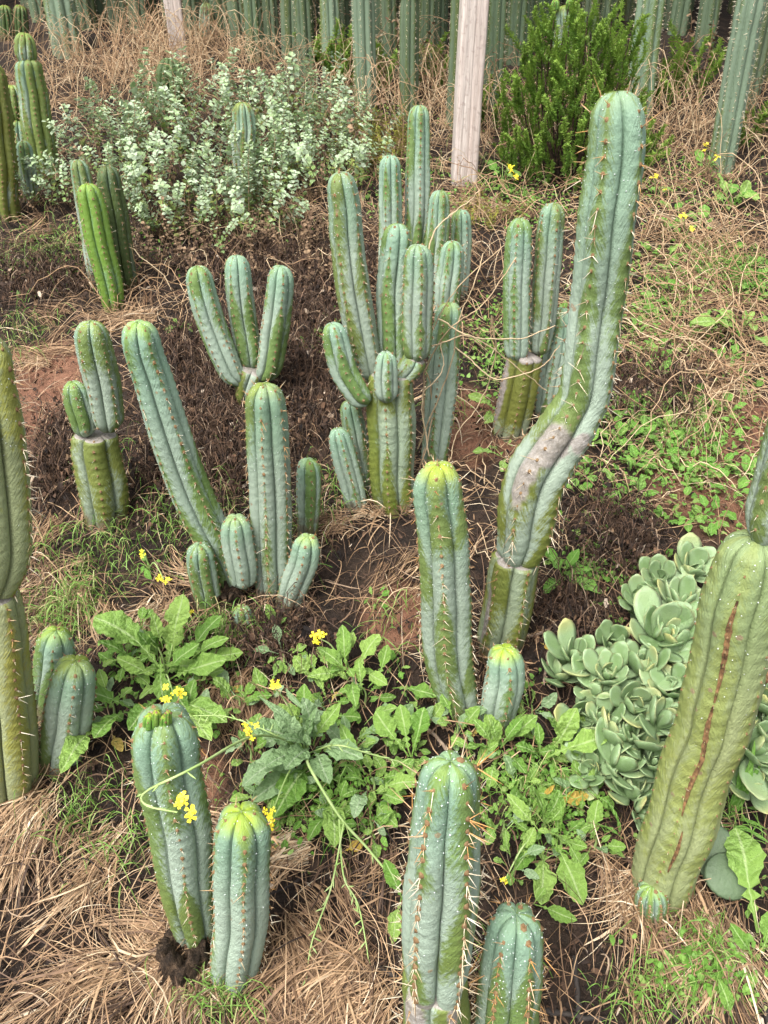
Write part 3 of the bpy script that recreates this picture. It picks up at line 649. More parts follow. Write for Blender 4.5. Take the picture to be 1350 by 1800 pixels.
# ------------------------------------------------------------------ crowded columns behind
def column_mesh(seed, ribs, h, r, mat='cactus_column'):
    rng = np.random.default_rng(seed); nz = int(h / 0.03); per = 8
    ss = np.concatenate([np.linspace(-0.05, h - r * 1.2, nz), h - r * 1.2 + r * 1.2 * np.sin(np.linspace(0.15, math.pi / 2, 8))])
    fr_ = np.array([0, .06, .18, .34, .5, .66, .82, .94]); phv = (np.arange(ribs)[:, None] + fr_[None]).ravel(); th = phv / ribs * 2 * math.pi
    d = 1 - 2 * np.abs((phv % 1) - 0.5)
    q = np.clip((ss - (h - r * 1.2)) / (r * 1.2), 0, 1); cp = np.sqrt(np.clip(1 - q ** 2.2, 0, 1)); cp[-1] = 0.02
    joint = 1 - 0.10 * np.exp(-(((ss - h * rng.uniform(0.15, 0.4)) / 0.02) ** 2))
    R = r * cp * joint * (1 + 0.12 * fbm(ss * 3, ss * 0 + seed, seed, 2))
    bx = 0.05 * fbm(ss * 1.2, ss * 0 + seed * 3, seed + 2, 2); by = 0.05 * fbm(ss * 1.2, ss * 0 + seed * 5, seed + 4, 2)
    fac = 1 - 0.26 * (1 - np.sin(d * math.pi / 2) ** 0.8)
    rad = R[:, None] * fac[None]
    V = np.stack([bx[:, None] + rad * np.cos(th), by[:, None] + rad * np.sin(th), np.repeat(ss[:, None], len(th), 1)], -1)
    sl = np.repeat(ss[:, None], len(th), 1); dd = np.repeat(d[None], len(ss), 0)
    fld = 0.55 + 1.5 * fbm(sl * 2.5 + seed, np.floor(np.repeat(phv[None], len(ss), 0)) * 0.4, seed, 2) - 0.7 * dd
    old = smooth01(1.1, 0.1, sl) * 0.6
    me = mk('columnar_cactus', V.reshape(-1, 3), grid_faces(len(ss), len(th), True), M[mat],
            {'bloom': fld, 'bstr': np.full(fld.size, 0.8), 'tip': 0 * fld, 'old': old, 'cork': 0 * fld, 'dirt': 0.5 * smooth01(0.2, 0.0, sl), 'young': 0.3 + 0 * fld, 'rq': sl - 0.025 * dd, 'rd': dd})
    # spines along the ridges
    P = []; Nn = []
    for k in range(ribs):
        j = k * per + 4
        for i in range(2, nz):
            P.append(V[i, j]); Nn.append((math.cos(th[j]), math.sin(th[j]), 0))
    P = np.repeat(np.array(P), 3, 0); Nn = np.repeat(np.array(Nn), 3, 0); m = len(P)
    P = P + np.array([0, 0, 1.]) * rng.uniform(0, 0.02, (m, 1))
    dr = Nn + rng.normal(0, 0.7, (m, 3)); dr /= np.linalg.norm(dr, axis=1, keepdims=True)
    SV, SF = tubes(np.stack([P, P + dr * rng.uniform(0.006, 0.016, (m, 1))], 1), np.array([[0.0011, 0.0003]]), 3)
    sp = mk('spines', SV, SF, M['spine'], {'r': np.repeat(rng.uniform(0.3, 0.72, m), 6)})
    return me, sp
COLS = [column_mesh(70 + k, 6 + k % 3, 1.9 + 0.25 * (k % 4), 0.055 + 0.004 * (k % 3)) for k in range(7)]
COLS += [column_mesh(90 + k, 8, 2.3, 0.058, 'cactus_mid') for k in range(3)]
def column(x, y, k, scale, rz, tilt, label, group=None):
    me, sp = COLS[k]
    o = link('columnar_cactus', me, None, (x, y, float(ground(x, y)))); o.rotation_euler = (tilt[0], tilt[1], rz); o.scale = (scale, scale, 1.0)
    tag(o, label, 'cactus', group); tag(link('spines', sp, o), kind='stuff'); return o
def column_px(px, py, w, lab, group=None, tilt=(0, 0), k=0):
    p = W(px, py); d = (p - Vector((0, 0, CAM_H))).dot(Vector((0, math.cos(PITCH), -math.sin(PITCH))))
    sc = 0.5 * w * d / F_PX / (0.055 + 0.004 * (k % 3) if k < 7 else 0.058)
    column(p.x, p.y, k, sc, k * 1.3, tilt, lab, group)
BACK = 'tall dull green ribbed column in the crowded row behind the shrubs'
GB = 'columnar cacti crowded along the back'
rr_ = np.random.default_rng(5)
for k, (px, py, w) in enumerate([(420, 88, 34), (448, 105, 30), (478, 100, 30), (509, 112, 34), (540, 128, 32), (584, 140, 36), (640, 188, 40), (684, 130, 28),
                                 (716, 208, 34), (750, 120, 34), (795, 225, 30), (866, 190, 34), (905, 110, 38), (600, 80, 30), (668, 95, 30), (830, 120, 34), (770, 92, 30), (936, 70, 34), (1010, 40, 40),
                                 (1055, 60, 36), (1190, 60, 36), (1232, 80, 34), (265, 40, 26), (340, 60, 30), (390, 60, 30), (150, 15, 34)]):
    lb = {640: 'broad pale blue column standing nearest behind the grey shrubs', 716: 'column directly behind the tallest slim stem', 795: 'thin column close against the white grooved post', 866: 'column between the white post and the dense bush', 584: 'column rising behind the middle of the grey shrub bank beside a yellow leaf', 150: 'column beside the pale fine-ribbed one in dry brush', 340: 'column just behind the slender pale post'}.get(px)
    column_px(px, py, w, lb or BACK, None if lb else GB, (rr_.normal(0, 0.012), rr_.normal(0, 0.018)), (8 + k % 2) if px in (640, 584) else k % 7)
x = -4.2; kk = 0
for row, (y0, st) in enumerate([(5.35, 0.17), (5.75, 0.19), (6.25, 0.2), (6.9, 0.24)]):
    for x in np.arange(-3.6, 3.8, st):
        if row == 0 and x < -1.9: continue
        kk += 1
        column(x + rr_.uniform(-0.05, 0.05), y0 + rr_.uniform(-0.15, 0.15), kk % 7, rr_.uniform(0.85, 1.2), rr_.uniform(0, 6), (rr_.normal(0, 0.02), rr_.normal(0, 0.02)), BACK, GB)
column_px(1122, 195, 48, 'broad pale column rising right behind the tip of the tall bent cactus', None, (0.0, 0.035), 7)
column_px(1262, 300, 46, 'tall green column leaning out of the tangled dry vines', None, (0.0, 0.03), 8)
column_px(1308, 190, 44, 'dark column standing behind the leaning green one', None, (0.0, 0.02), 5)
column_px(120, 92, 52, 'pale fine-ribbed column in the dry brush beside the stacked-joint cactus', None, (0.0, -0.08), 9)
column_px(1345, 140, 40, 'dark column at the end of the row, past the leaning green one', None, (0.0, 0.02), 1)
# short ones with their heads in view
c = plant('cactus', 300, 190, 'dark short many-ribbed head half hidden inside the grey-green shrubs')
stem(c, [(302, 200, 46), (300, 150, 52), (298, 100, 44)], c.location.y, ribs=10, bloom=-0.2, old=0.05, tipc=0.0, seed=80, spines=(3, 0.004, 0.008), dew=0, per=8, step=0.007, mat='cactus_column')
c = plant('cactus', 364, 66, 'small pale round-topped cactus beside the slender post')
stem(c, [(364, 70, 24), (363, 40, 27), (362, 4, 22)], c.location.y, ribs=9, bloom=0.3, tipc=0.1, seed=81, spines=(2, 0.004, 0.008), dew=0, per=8, step=0.007)
c = plant('cactus', 22, 70, 'two dark bumpy short stems at the far edge of the dry brush')
stem(c, [(14, 72, 24), (12, 40, 26), (8, 8, 22)], c.location.y, ribs=9, bloom=-0.3, seed=82, spines=(3, 0.005, 0.008), dew=0, per=8, step=0.007, mat='cactus_column')
stem(c, [(38, 70, 24), (37, 40, 26), (36, 8, 22)], c.location.y + 0.02, ribs=9, bloom=-0.3, seed=83, spines=(3, 0.005, 0.008), dew=0, per=8, step=0.007, mat='cactus_column')
c = plant('cactus', 992, 110, 'pale column crowned with small round green buds behind the dense bush')
stem(c, [(995, 115, 44), (994, 60, 46), (990, 8, 40)], c.location.y, ribs=8, bloom=0.3, seed=84, spines=(2, 0.004, 0.008), dew=0, per=8, step=0.007)
for k, (bx, by) in enumerate([(976, 8), (1002, 6), (1012, 12)]):
    stem(c, [(bx, by + 10, 14), (bx, by, 17), (bx, by - 10, 13)], c.location.y - 0.05, name='bud', ribs=6, step=0.004, bloom=-0.3, seed=85 + k, spines=(1, 0.002, 0.004), space=0.01, dew=0, per=8, sunk=0, mat='cactus_green')

# ------------------------------------------------------------------ leaves
def leaf_mesh(name, kind, seed, mat):
    rng = np.random.default_rng(seed)
    n = 19 if kind in ('radish', 'mustard') else 13
    t = np.linspace(0, 1, n)
    if kind == 'radish':          # lyrate: small side lobes below a big rounded end lobe
        w = 0.014 + 0 * t
        for c0, a, s in ((0.22, 0.06, 0.03), (0.34, 0.09, 0.034), (0.47, 0.12, 0.042)):
            w = np.maximum(w, a * rng.uniform(0.8, 1.2) * np.exp(-((t - c0) / s) ** 2))
        q = np.clip((t - 0.50) / 0.5, 0, 1); w = np.maximum(w, 0.175 * rng.uniform(0.9, 1.1) * np.sqrt(np.clip(np.sin(math.pi * q ** 0.8), 0, 1)))
    elif kind == 'mustard':       # oblong, coarsely toothed
        q = np.clip((t - 0.36) / 0.64, 0, 1); w = np.maximum(0.014, 0.17 * rng.uniform(0.85, 1.15) * np.clip(np.sin(math.pi * q ** 0.9), 0, 1) ** 0.62)
        w = np.maximum(w, 0.05 * np.exp(-((t - 0.27) / 0.025) ** 2))
    elif kind == 'oval':
        q = np.clip((t - 0.33) / 0.67, 0, 1); w = np.maximum(0.012, 0.2 * rng.uniform(0.85, 1.15) * np.clip(np.sin(math.pi * q ** 0.95), 0, 1) ** 0.62)
    elif kind == 'lance':
        w = 0.075 * np.clip(np.sin(math.pi * t ** 0.85), 0, 1) + 0.008
    w[-1] = 0.004
    u = np.array([-1, -0.5, 0, 0.5, 1.0])
    V = []; LU = []; LT = []
    ph = rng.uniform(0, 6, 4)
    for i, ti in enumerate(t):
        for uu in u:
            tooth = 1.0
            if abs(uu) == 1 and kind in ('radish', 'mustard') and 0 < i < n - 1: tooth = 1 + (0.075 if i % 2 else -0.055) * rng.uniform(0.0, 1.8)
            x = uu * w[i] * tooth
            z = 0.13 * math.sin(math.pi * ti * 0.95) + 0.25 * abs(uu) * w[i] + 0.05 * w[i] / 0.2 * abs(uu) * math.sin(ti * 17 + ph[0] + (2.2 if uu < 0 else 0)) + 0.02 * math.sin(ti * 9 + ph[1]) * uu * (w[i] / 0.2)
            V.append((x + 0.02 * math.sin(ti * 4 + ph[2]) * ti * (1 - ti) * 4, ti - (0.03 * abs(uu) * (w[i] / 0.2) if kind != 'lance' else 0), z)); LU.append(abs(uu)); LT.append(ti)
    return mk(name, V, grid_faces(n, 5, False), mat, {'lu': LU, 'lt': LT})
M['leaf'] = m_leaf('mustard_leaf', (0.13, 0.265, 0.04), (0.29, 0.44, 0.10), (0.42, 0.54, 0.24))
M['leaf_grey'] = m_leaf('grey_mustard_leaf', (0.18, 0.30, 0.11), (0.29, 0.41, 0.22), (0.40, 0.50, 0.32), 0.55)
M['seedling'] = m_leaf('seedling_leaf', (0.13, 0.30, 0.04), (0.22, 0.42, 0.08), (0.32, 0.48, 0.15))
M['yellow_leaf'] = m_leaf('yellowed_leaf', (0.45, 0.30, 0.05), (0.60, 0.45, 0.12), (0.5, 0.36, 0.12))
M['stalk'] = m_plain('green_stalk', (0.22, 0.34, 0.09), (0.34, 0.42, 0.18), 30, 0.55)
M['petal'] = m_plain('yellow_petal', (0.78, 0.62, 0.02), (0.85, 0.74, 0.06), 60, 0.5)
LEAF = {}
for kind, nm, mt, cnt in (('radish', 'radish', 'leaf', 4), ('mustard', 'mustard', 'leaf', 4), ('oval', 'oval', 'seedling', 4), ('lance', 'lance', 'leaf_grey', 3),
                          ('mustard', 'grey', 'leaf_grey', 3), ('mustard', 'yellow', 'yellow_leaf', 2), ('radish', 'yellowlobed', 'yellow_leaf', 1)):
    LEAF[nm] = [leaf_mesh('leaf', kind, 300 + 17 * q + len(nm), M[mt]) for q in range(cnt)]

def put_leaf(parent, B, T, nm, rng, wide=1.0, roll=0.0, up=None):
    me = LEAF[nm][int(rng.integers(len(LEAF[nm])))]
    B = Vector(B); T = Vector(T); L = (T - B).length; Y = (T - B) / L
    U = up or Vector((0, -0.35, 1.0)); Z = (U - Y * U.dot(Y))
    if Z.length < 1e-3: Z = Vector((0, -1, 0.2))
    Z.normalize(); X = Y.cross(Z)
    m = Matrix((X, Y, Z)).transposed().to_4x4() @ Matrix.Rotation(roll, 4, 'Y')
    o = link('leaf', me, parent)
    o.matrix_basis = Matrix.Translation(B - parent.location) @ m @ Matrix.Diagonal((L * wide, L, L, 1))
    return o

def flower(parent, P, size, rng):
    """cluster of small four-petalled yellow flowers"""
    V = []; Fc = []
    for k in range(8):
        c0 = Vector(rng.normal(0, 0.36, 3)) * size; nrm = Vector((rng.normal(0, 0.5), -0.4 + rng.normal(0, 0.4), 1)).normalized()
        a = nrm.orthogonal().normalized(); b = nrm.cross(a); r = size * rng.uniform(0.24, 0.42); p0 = rng.uniform(0, 1.5)
        for q in range(4):
            t = p0 + q * math.pi / 2; e = a * math.cos(t) + b * math.sin(t); f = a * -math.sin(t) + b * math.cos(t)
            i0 = len(V)
            for (s, w, h) in ((0.08, 0.05, 0), (0.6, 0.34, 0.12), (1.0, 0.3, 0.05), (1.0, -0.3, 0.05), (0.6, -0.34, 0.12), (0.08, -0.05, 0)):
                V.append(c0 + e * r * s + f * r * w + nrm * r * h)
            Fc.append((i0, i0 + 1, i0 + 4, i0 + 5)); Fc.append((i0 + 1, i0 + 2, i0 + 3, i0 + 4))
    o = link('flower', mk('flower', [tuple(v) for v in V], np.array(Fc), M['petal'], smooth=False), parent); o.location = Vector(P) - parent.location
    return o

def stalk(parent, pts, r0, r1, name='stem', mat='stalk', nodes=0, rng=None):
    C = catmull([tuple(p) for p in pts], 26)[None]
    V, Fq = tubes(C, np.linspace(r0, r1, 26)[None], 5)
    if nodes:                                            # little seed pods along the stalk
        Ps = []
        for k in range(nodes):
            i = int(6 + 19 * k / nodes); p = C[0, i]; dirn = rng.normal(0, 1, 3); dirn += (C[0, min(i + 1, 25)] - C[0, i - 1]) * 60; dirn /= np.linalg.norm(dirn)
            Ps.append([p, p + dirn * 0.009, p + dirn * 0.016])
        V2, F2 = tubes(np.array(Ps), np.array([[0.0006, 0.0016, 0.0004]]), 4); Fq = np.vstack([Fq, F2 + len(V)]); V = np.vstack([V, V2])
    return link(name, mk(name, V - np.array(parent.location), Fq, M[mat]), parent)

def weed(px, py, label, leaves=(), rand=0, size=60, nm='mustard', flowers=(), seed=0, group=None, hgt=0.03, name='wild_mustard', kinds=None):
    """leaves: (base px, tip px, height of the tip, kind); rand: extra leaves around the crown"""
    rng = np.random.default_rng(seed + 500); p = W(px, py); e = empty(name, p, label, 'weed', group)
    sc = (p - Vector((0, 0, CAM_H))).length / F_PX
    for (bx, by, tx, ty, h, kd) in leaves:
        B = W(bx, by, h * 0.45) if (bx, by) != (px, py) else p + Vector((0, 0, 0.008)); T = W(tx, ty, h)
        put_leaf(e, B, T, kd, rng, rng.uniform(0.78, 1.05), rng.normal(0, 0.25))
    for k in range(rand):
        a = k * 2.4 + rng.uniform(-0.5, 0.5); L = size * sc * rng.uniform(0.55, 1.1); el = rng.uniform(0.15, 0.95)
        T = p + Vector((math.cos(a) * math.cos(el) * L, math.sin(a) * math.cos(el) * L, 0))
        T.z = float(ground(T.x, T.y)) + math.sin(el) * L * 0.9 + hgt * 0.4
        B = p + Vector((math.cos(a) * 0.01, math.sin(a) * 0.01, 0.006 + hgt * rng.random()))
        put_leaf(e, B, T, (kinds or [nm])[int(rng.integers(len(kinds or [nm])))], rng, rng.uniform(0.85, 1.2), rng.normal(0, 0.3))
    if hgt > 0.04: stalk(e, [p - Vector((0, 0, 0.01)), p + Vector((0.004, 0, hgt * 0.6)), p + Vector((0.0, -0.005, hgt * 1.15))], 0.003, 0.0015)
    for (fx, fy, h, s) in flowers:
        T = W(fx, fy, h); stalk(e, [p, p.lerp(T, 0.5) + Vector((0, 0, 0.03)), T], 0.0022, 0.0012, 'flower_stalk'); flower(e, T, 0.8 * s * sc, rng)
    return e

weed(290, 1195, 'big mustard rosette beside the blue pups of the yellowish cactus', [
    (306, 1150, 323, 1044, 0.17, 'radish'), (286, 1140, 268, 1075, 0.14, 'mustard'), (290, 1185, 165, 1085, 0.12, 'radish'), (240, 1165, 170, 1128, 0.10, 'mustard'),
    (280, 1195, 205, 1155, 0.08, 'mustard'), (335, 1160, 404, 1122, 0.10, 'mustard'), (298, 1195, 400, 1160, 0.09, 'radish'), (292, 1190, 352, 1132, 0.12, 'mustard'),
    (330, 1160, 390, 1083, 0.10, 'mustard'), (350, 1165, 428, 1148, 0.06, 'mustard'), (265, 1150, 240, 1110, 0.12, 'mustard'), (288, 1200, 245, 1230, 0.05, 'mustard'),
    (232, 1247, 124, 1215, 0.15, 'radish'), (172, 1278, 106, 1362, 0.12, 'mustard'), (240, 1250, 165, 1300, 0.10, 'radish'), (300, 1235, 400, 1272, 0.08, 'mustard'),
    (300, 1245, 372, 1305, 0.09, 'mustard'), (280, 1225, 225, 1285, 0.08, 'radish'), (290, 1200, 330, 1250, 0.07, 'mustard')],
    rand=14, size=75, flowers=[(305, 1220, 0.12, 24), (335, 1078, 0.14, 10)], seed=1, hgt=0.08, kinds=['mustard', 'radish'])
weed(610, 1195, 'mustard plant with upright toothed leaves over black mulch', [
    (620, 1190, 556, 1138, 0.10, 'mustard'), (612, 1185, 602, 1098, 0.10, 'mustard'), (625, 1190, 668, 1115, 0.09, 'radish'), (665, 1200, 682, 1133, 0.08, 'radish'),
    (615, 1200, 592, 1180, 0.06, 'mustard'), (620, 1195, 626, 1245, 0.08, 'mustard'), (605, 1190, 540, 1190, 0.07, 'mustard'), (640, 1180, 682, 1205, 0.06, 'mustard'),
    (690, 1210, 770, 1225, 0.05, 'radish')], rand=8, size=60, flowers=[(562, 1122, 0.13, 20)], seed=2, hgt=0.05)
weed(540, 1325, 'tall flowering mustard with grey leaves and long wiry stalks', [
    (545, 1310, 480, 1248, 0.16, 'grey'), (540, 1310, 432, 1280, 0.16, 'grey'), (540, 1320, 425, 1385, 0.10, 'grey'), (545, 1305, 530, 1225, 0.18, 'grey'), (540, 1310, 455, 1225, 0.18, 'lance'),
    (550, 1310, 600, 1235, 0.16, 'mustard'), (555, 1315, 640, 1335, 0.12, 'grey'), (545, 1315, 500, 1355, 0.13, 'grey'), (540, 1320, 465, 1350, 0.12, 'grey'), (550, 1320, 580, 1380, 0.1, 'grey'),
    (545, 1300, 560, 1240, 0.2, 'lance'), (535, 1310, 470, 1300, 0.18, 'lance'), (550, 1300, 520, 1260, 0.2, 'lance'), (560, 1330, 480, 1440, 0.05, 'mustard'), (550, 1330, 440, 1410, 0.06, 'grey')],
    rand=12, size=85, flowers=[(482, 1207, 0.2, 17), (475, 1438, 0.12, 19)], seed=3, hgt=0.12, kinds=['grey', 'lance', 'mustard'])
weed(655, 1400, 'broad-leaved mustard rosette behind the pale spiny cactus', [
    (640, 1360, 598, 1272, 0.10, 'mustard'), (645, 1390, 622, 1440, 0.07, 'grey'), (575, 1395, 588, 1492, 0.05, 'mustard'), (660, 1390, 735, 1375, 0.08, 'radish'), (660, 1395, 712, 1410, 0.07, 'mustard'),
    (655, 1405, 700, 1455, 0.05, 'mustard'), (640, 1390, 600, 1400, 0.06, 'radish'), (640, 1275, 700, 1245, 0.09, 'mustard'), (650, 1365, 640, 1345, 0.1, 'mustard')], rand=9, size=65, seed=4, hgt=0.05)
weed(722, 1335, 'small mustard with rounded pale leaves at the foot of the blue-green upright cactus', [
    (722, 1330, 704, 1238, 0.09, 'radish'), (724, 1330, 746, 1243, 0.09, 'radish'), (720, 1335, 686, 1352, 0.05, 'mustard'), (722, 1335, 722, 1370, 0.06, 'mustard'), (718, 1330, 660, 1250, 0.09, 'radish'), (728, 1335, 765, 1345, 0.06, 'mustard')], rand=6, size=45, seed=5)
weed(875, 1325, 'low lobed mustard hiding the foot of the bright-tipped pup', [
    (870, 1315, 828, 1262, 0.09, 'mustard'), (872, 1310, 862, 1262, 0.09, 'mustard'), (880, 1315, 920, 1262, 0.09, 'mustard'), (880, 1315, 945, 1258, 0.08, 'mustard'), (872, 1320, 818, 1318, 0.06, 'radish'), (885, 1325, 925, 1360, 0.05, 'radish'), (875, 1330, 860, 1385, 0.04, 'radish')], rand=8, size=55, seed=6, kinds=['radish', 'mustard'])
weed(955, 1335, 'mustard with two large rounded leaves spreading against the succulents', [
    (955, 1335, 1015, 1243, 0.12, 'radish'), (958, 1335, 1072, 1295, 0.10, 'radish'), (950, 1330, 945, 1270, 0.08, 'radish'), (955, 1340, 905, 1310, 0.06, 'radish')], rand=7, size=60, seed=7, kinds=['radish'])
weed(945, 1470, 'lobed mustard with long drooping leaves in front of the succulents', [
    (945, 1475, 950, 1592, 0.02, 'radish'), (965, 1455, 1025, 1592, 0.02, 'radish'), (950, 1465, 890, 1395, 0.08, 'mustard'), (945, 1470, 905, 1530, 0.03, 'radish'), (945, 1470, 985, 1390, 0.06, 'radish'), (940, 1470, 900, 1440, 0.05, 'mustard'), (955, 1465, 930, 1380, 0.08, 'mustard'),
    (960, 1410, 1035, 1398, 0.04, 'yellowlobed'), (950, 1405, 975, 1380, 0.05, 'yellow')], rand=9, size=65, flowers=[(888, 1546, 0.03, 11)], seed=8, kinds=['radish', 'mustard'])
weed(945, 1600, 'single broad leaf rising beside the orange-spined blue pup', [(940, 1590, 1015, 1618, 0.05, 'mustard'), (938, 1590, 960, 1560, 0.05, 'mustard'), (935, 1600, 880, 1610, 0.03, 'yellow')], rand=0, seed=9)
weed(708, 1575, 'bright leaves poking out behind the pale spiny cactus', [(712, 1590, 676, 1510, 0.07, 'mustard'), (706, 1575, 690, 1660, 0.02, 'mustard')], rand=0, seed=10)
weed(1330, 1690, 'tall lobed mustard at the fat cracked cactus foot', [(1332, 1640, 1292, 1455, 0.06, 'radish'), (1328, 1690, 1283, 1622, 0.06, 'mustard'), (1330, 1695, 1322, 1740, 0.02, 'mustard'), (1330, 1690, 1360, 1600, 0.06, 'radish')], rand=4, size=45, seed=11)
weed(1290, 1798, 'single upright oval leaf standing alone in straw', [(1290, 1800, 1262, 1720, 0.06, 'mustard')], rand=0, seed=12)
weed(1305, 585, 'large-leaved radish plant in the dry vine tangle', [(1310, 590, 1212, 570, 0.08, 'radish'), (1305, 580, 1310, 545, 0.09, 'mustard'), (1305, 590, 1350, 610, 0.07, 'radish'), (1305, 590, 1250, 545, 0.08, 'mustard')], rand=6, size=50, seed=13, kinds=['radish', 'mustard'])
weed(1280, 372, 'leafy light green weed below the leaning green column', [], rand=16, size=48, seed=14, kinds=['oval', 'mustard'], hgt=0.05)
weed(860, 715, 'small radish weed on bare reddish soil between the cacti', [(872, 720, 822, 695, 0.05, 'radish'), (872, 720, 890, 690, 0.06, 'oval'), (870, 722, 850, 745, 0.03, 'mustard')], rand=5, size=32, seed=15, kinds=['oval'])
weed(885, 800, 'pale-leaved small weed beside the kink of the tall bent cactus', [(885, 805, 830, 795, 0.05, 'radish'), (888, 805, 880, 830, 0.03, 'radish')], rand=5, size=30, seed=16, kinds=['oval', 'radish'])
weed(985, 1010, 'oval-leaved young plant next to the olive lower joint', [(990, 1015, 965, 975, 0.06, 'oval'), (990, 1015, 1018, 965, 0.07, 'oval'), (990, 1015, 1055, 1045, 0.05, 'oval'), (990, 1015, 955, 1045, 0.04, 'oval'), (990, 1015, 1040, 1000, 0.05, 'oval')], rand=8, size=45, seed=17, kinds=['oval', 'radish'])
weed(320, 590, 'small pale-leaved weed in front of the grey shrubs', [], rand=8, size=26, seed=18, kinds=['oval', 'mustard'])
weed(880, 330, 'leafy weed at the foot of the dense green bush', [], rand=10, size=40, seed=19, kinds=['mustard', 'oval'], flowers=[(898, 297, 0.12, 14), (908, 315, 0.1, 9)], hgt=0.08)
weed(1000, 330, 'broad-leaved weed under the dense green bush by the tall cactus', [], rand=9, size=42, seed=20, kinds=['mustard', 'oval'], hgt=0.06)
weed(490, 1085, 'toothed leaf sprawling out from the clump of short pups', [(490, 1110, 468, 1062, 0.05, 'mustard'), (490, 1110, 505, 1085, 0.05, 'mustard'), (488, 1112, 520, 1120, 0.03, 'oval'), (460, 1165, 430, 1150, 0.03, 'mustard')], rand=4, size=28, seed=21, kinds=['oval'])
weed(505, 1480, 'low dark green weed beside the yellow-tipped stout stem', [], rand=10, size=36, seed=22, kinds=['mustard', 'oval'])
weed(262, 1000, 'thin weed with two small yellow flowers in grass', [(275, 1030, 255, 1000, 0.03, 'oval')], rand=3, size=25, flowers=[(253, 975, 0.05, 11), (288, 1018, 0.06, 14)], seed=23, kinds=['oval'])
weed(945, 1210, 'small weed between the bent cactus and the succulents', [], rand=5, size=26, seed=26, kinds=['oval'])
for k, (px, py, lb) in enumerate([(1240, 255, 'weed with yellow flowers at the leaning column'), (1150, 310, 'weed with a yellow flower in dry twigs beside the tall cactus'), (1200, 380, 'flowering weed over dry vines below the green column')]):
    weed(px, py + 50, lb, [], rand=5, size=30, flowers=[(px, py, 0.14, 10), (px + 18, py + 22, 0.1, 8)], seed=30 + k, kinds=['oval'])
MG = 'mid-size mustard plants in the weedy patch'
for k, (px, py) in enumerate([(470, 1240), (580, 1260), (680, 1310), (520, 1400), (620, 1330), (740, 1290), (590, 1450), (440, 1340), (840, 1350), (910, 1400), (1000, 1330), (880, 1470), (980, 1500), (350, 1210), (230, 1190), (200, 1260), (640, 1240), (690, 1400), (500, 1180), (420, 1250), (560, 1210), (470, 1420), (650, 1470), (800, 1300), (930, 1270), (1020, 1420), (900, 1540), (1040, 1500), (330, 1290), (250, 1130)]):
    weed(px, py, 'mid-size lobed mustard in the weedy patch between the stout pair and the succulents', [], rand=9, size=62, seed=800 + k, group=MG, kinds=['radish', 'mustard', 'radish', 'grey'], hgt=0.045)
SEED_G = 'seedlings on dark soil'
rs = np.random.default_rng(77); spots = []
for (cx0, cy0, sx, sy, n) in [(1120, 790, 60, 35, 16), (1180, 830, 80, 60, 18), (1230, 940, 60, 45, 20), (1060, 900, 45, 60, 10), (1030, 1000, 50, 40, 8), (1280, 870, 40, 60, 8), (1150, 640, 70, 70, 24), (1250, 640, 70, 80, 14), (1180, 500, 80, 60, 12), (1020, 850, 30, 50, 8), (1090, 760, 60, 50, 18), (1200, 760, 80, 30, 12)]:
    for _ in range(n):
        q = (cx0 + rs.normal(0, sx), cy0 + rs.normal(0, sy))
        if 985 < q[0] < 1345 and q[1] < 1075: spots.append(q)
for k, (px, py) in enumerate(spots):
    weed(px, py, 'small bright oval-leaved seedling on the dark soil beyond the succulents', [], rand=int(rs.integers(4, 8)), size=rs.uniform(22, 44), seed=100 + k, group=SEED_G, name='seedling', kinds=['oval', 'oval', 'mustard'], hgt=0.02)
rs = np.random.default_rng(78)
for k in range(46):
    px, py = [(rs.uniform(480, 760), rs.uniform(1180, 1480)), (rs.uniform(860, 1010), rs.uniform(1330, 1480)), (rs.uniform(180, 420), rs.uniform(1110, 1300))][k % 3]
    weed(px, py, 'small green sprout filling in between the big mustard plants', [], rand=int(rs.integers(5, 9)), size=rs.uniform(18, 34), seed=300 + k, group='sprouts among the mustard', name='sprout', kinds=['oval', 'radish', 'mustard'], hgt=0.02)
rs = np.random.default_rng(79)
for (lb, gr, sp) in [('small leafy green weed in the low green mat among the dry vines', 'weeds in the green mat', [(1290, 490), (1320, 500), (1260, 480), (1340, 480), (1300, 470), (1240, 500), (1330, 520)]),
                     ('small green weed in dry litter between the spreading fingers and the branched clump', 'weeds by the branched clump', [(560, 600), (600, 590), (540, 620)]),
                     ('small green weed at the edge of the dry vine tangle beside the tall cactus', 'weeds at the vine tangle', [(1220, 640), (1310, 700), (1180, 560), (1140, 480), (1150, 600), (1200, 700)]),
                     ('small weed behind the blue-grey stem hung with vines', 'weeds behind the vine-hung stem', [(850, 640), (840, 600), (860, 670)]),
                     ('small weed on the straw below the green bush', 'weeds below the bush', [(960, 330), (930, 360), (900, 350)]),
                     ('small weed sprouting in black mulch by the blue-green upright cactus', 'weeds in black mulch', [(660, 1060), (700, 1170)]),
                     ('small weed in straw at the fat cracked cactus', 'weeds at the fat cactus', [(1290, 1600), (1330, 1560)])]:
    for (px, py) in sp:
        weed(px + rs.normal(0, 8), py + rs.normal(0, 6), lb, [], rand=int(rs.integers(5, 10)), size=rs.uniform(18, 30), seed=int(px * 7 + py), group=gr, name='small_weed', kinds=['oval', 'mustard'], hgt=0.03)

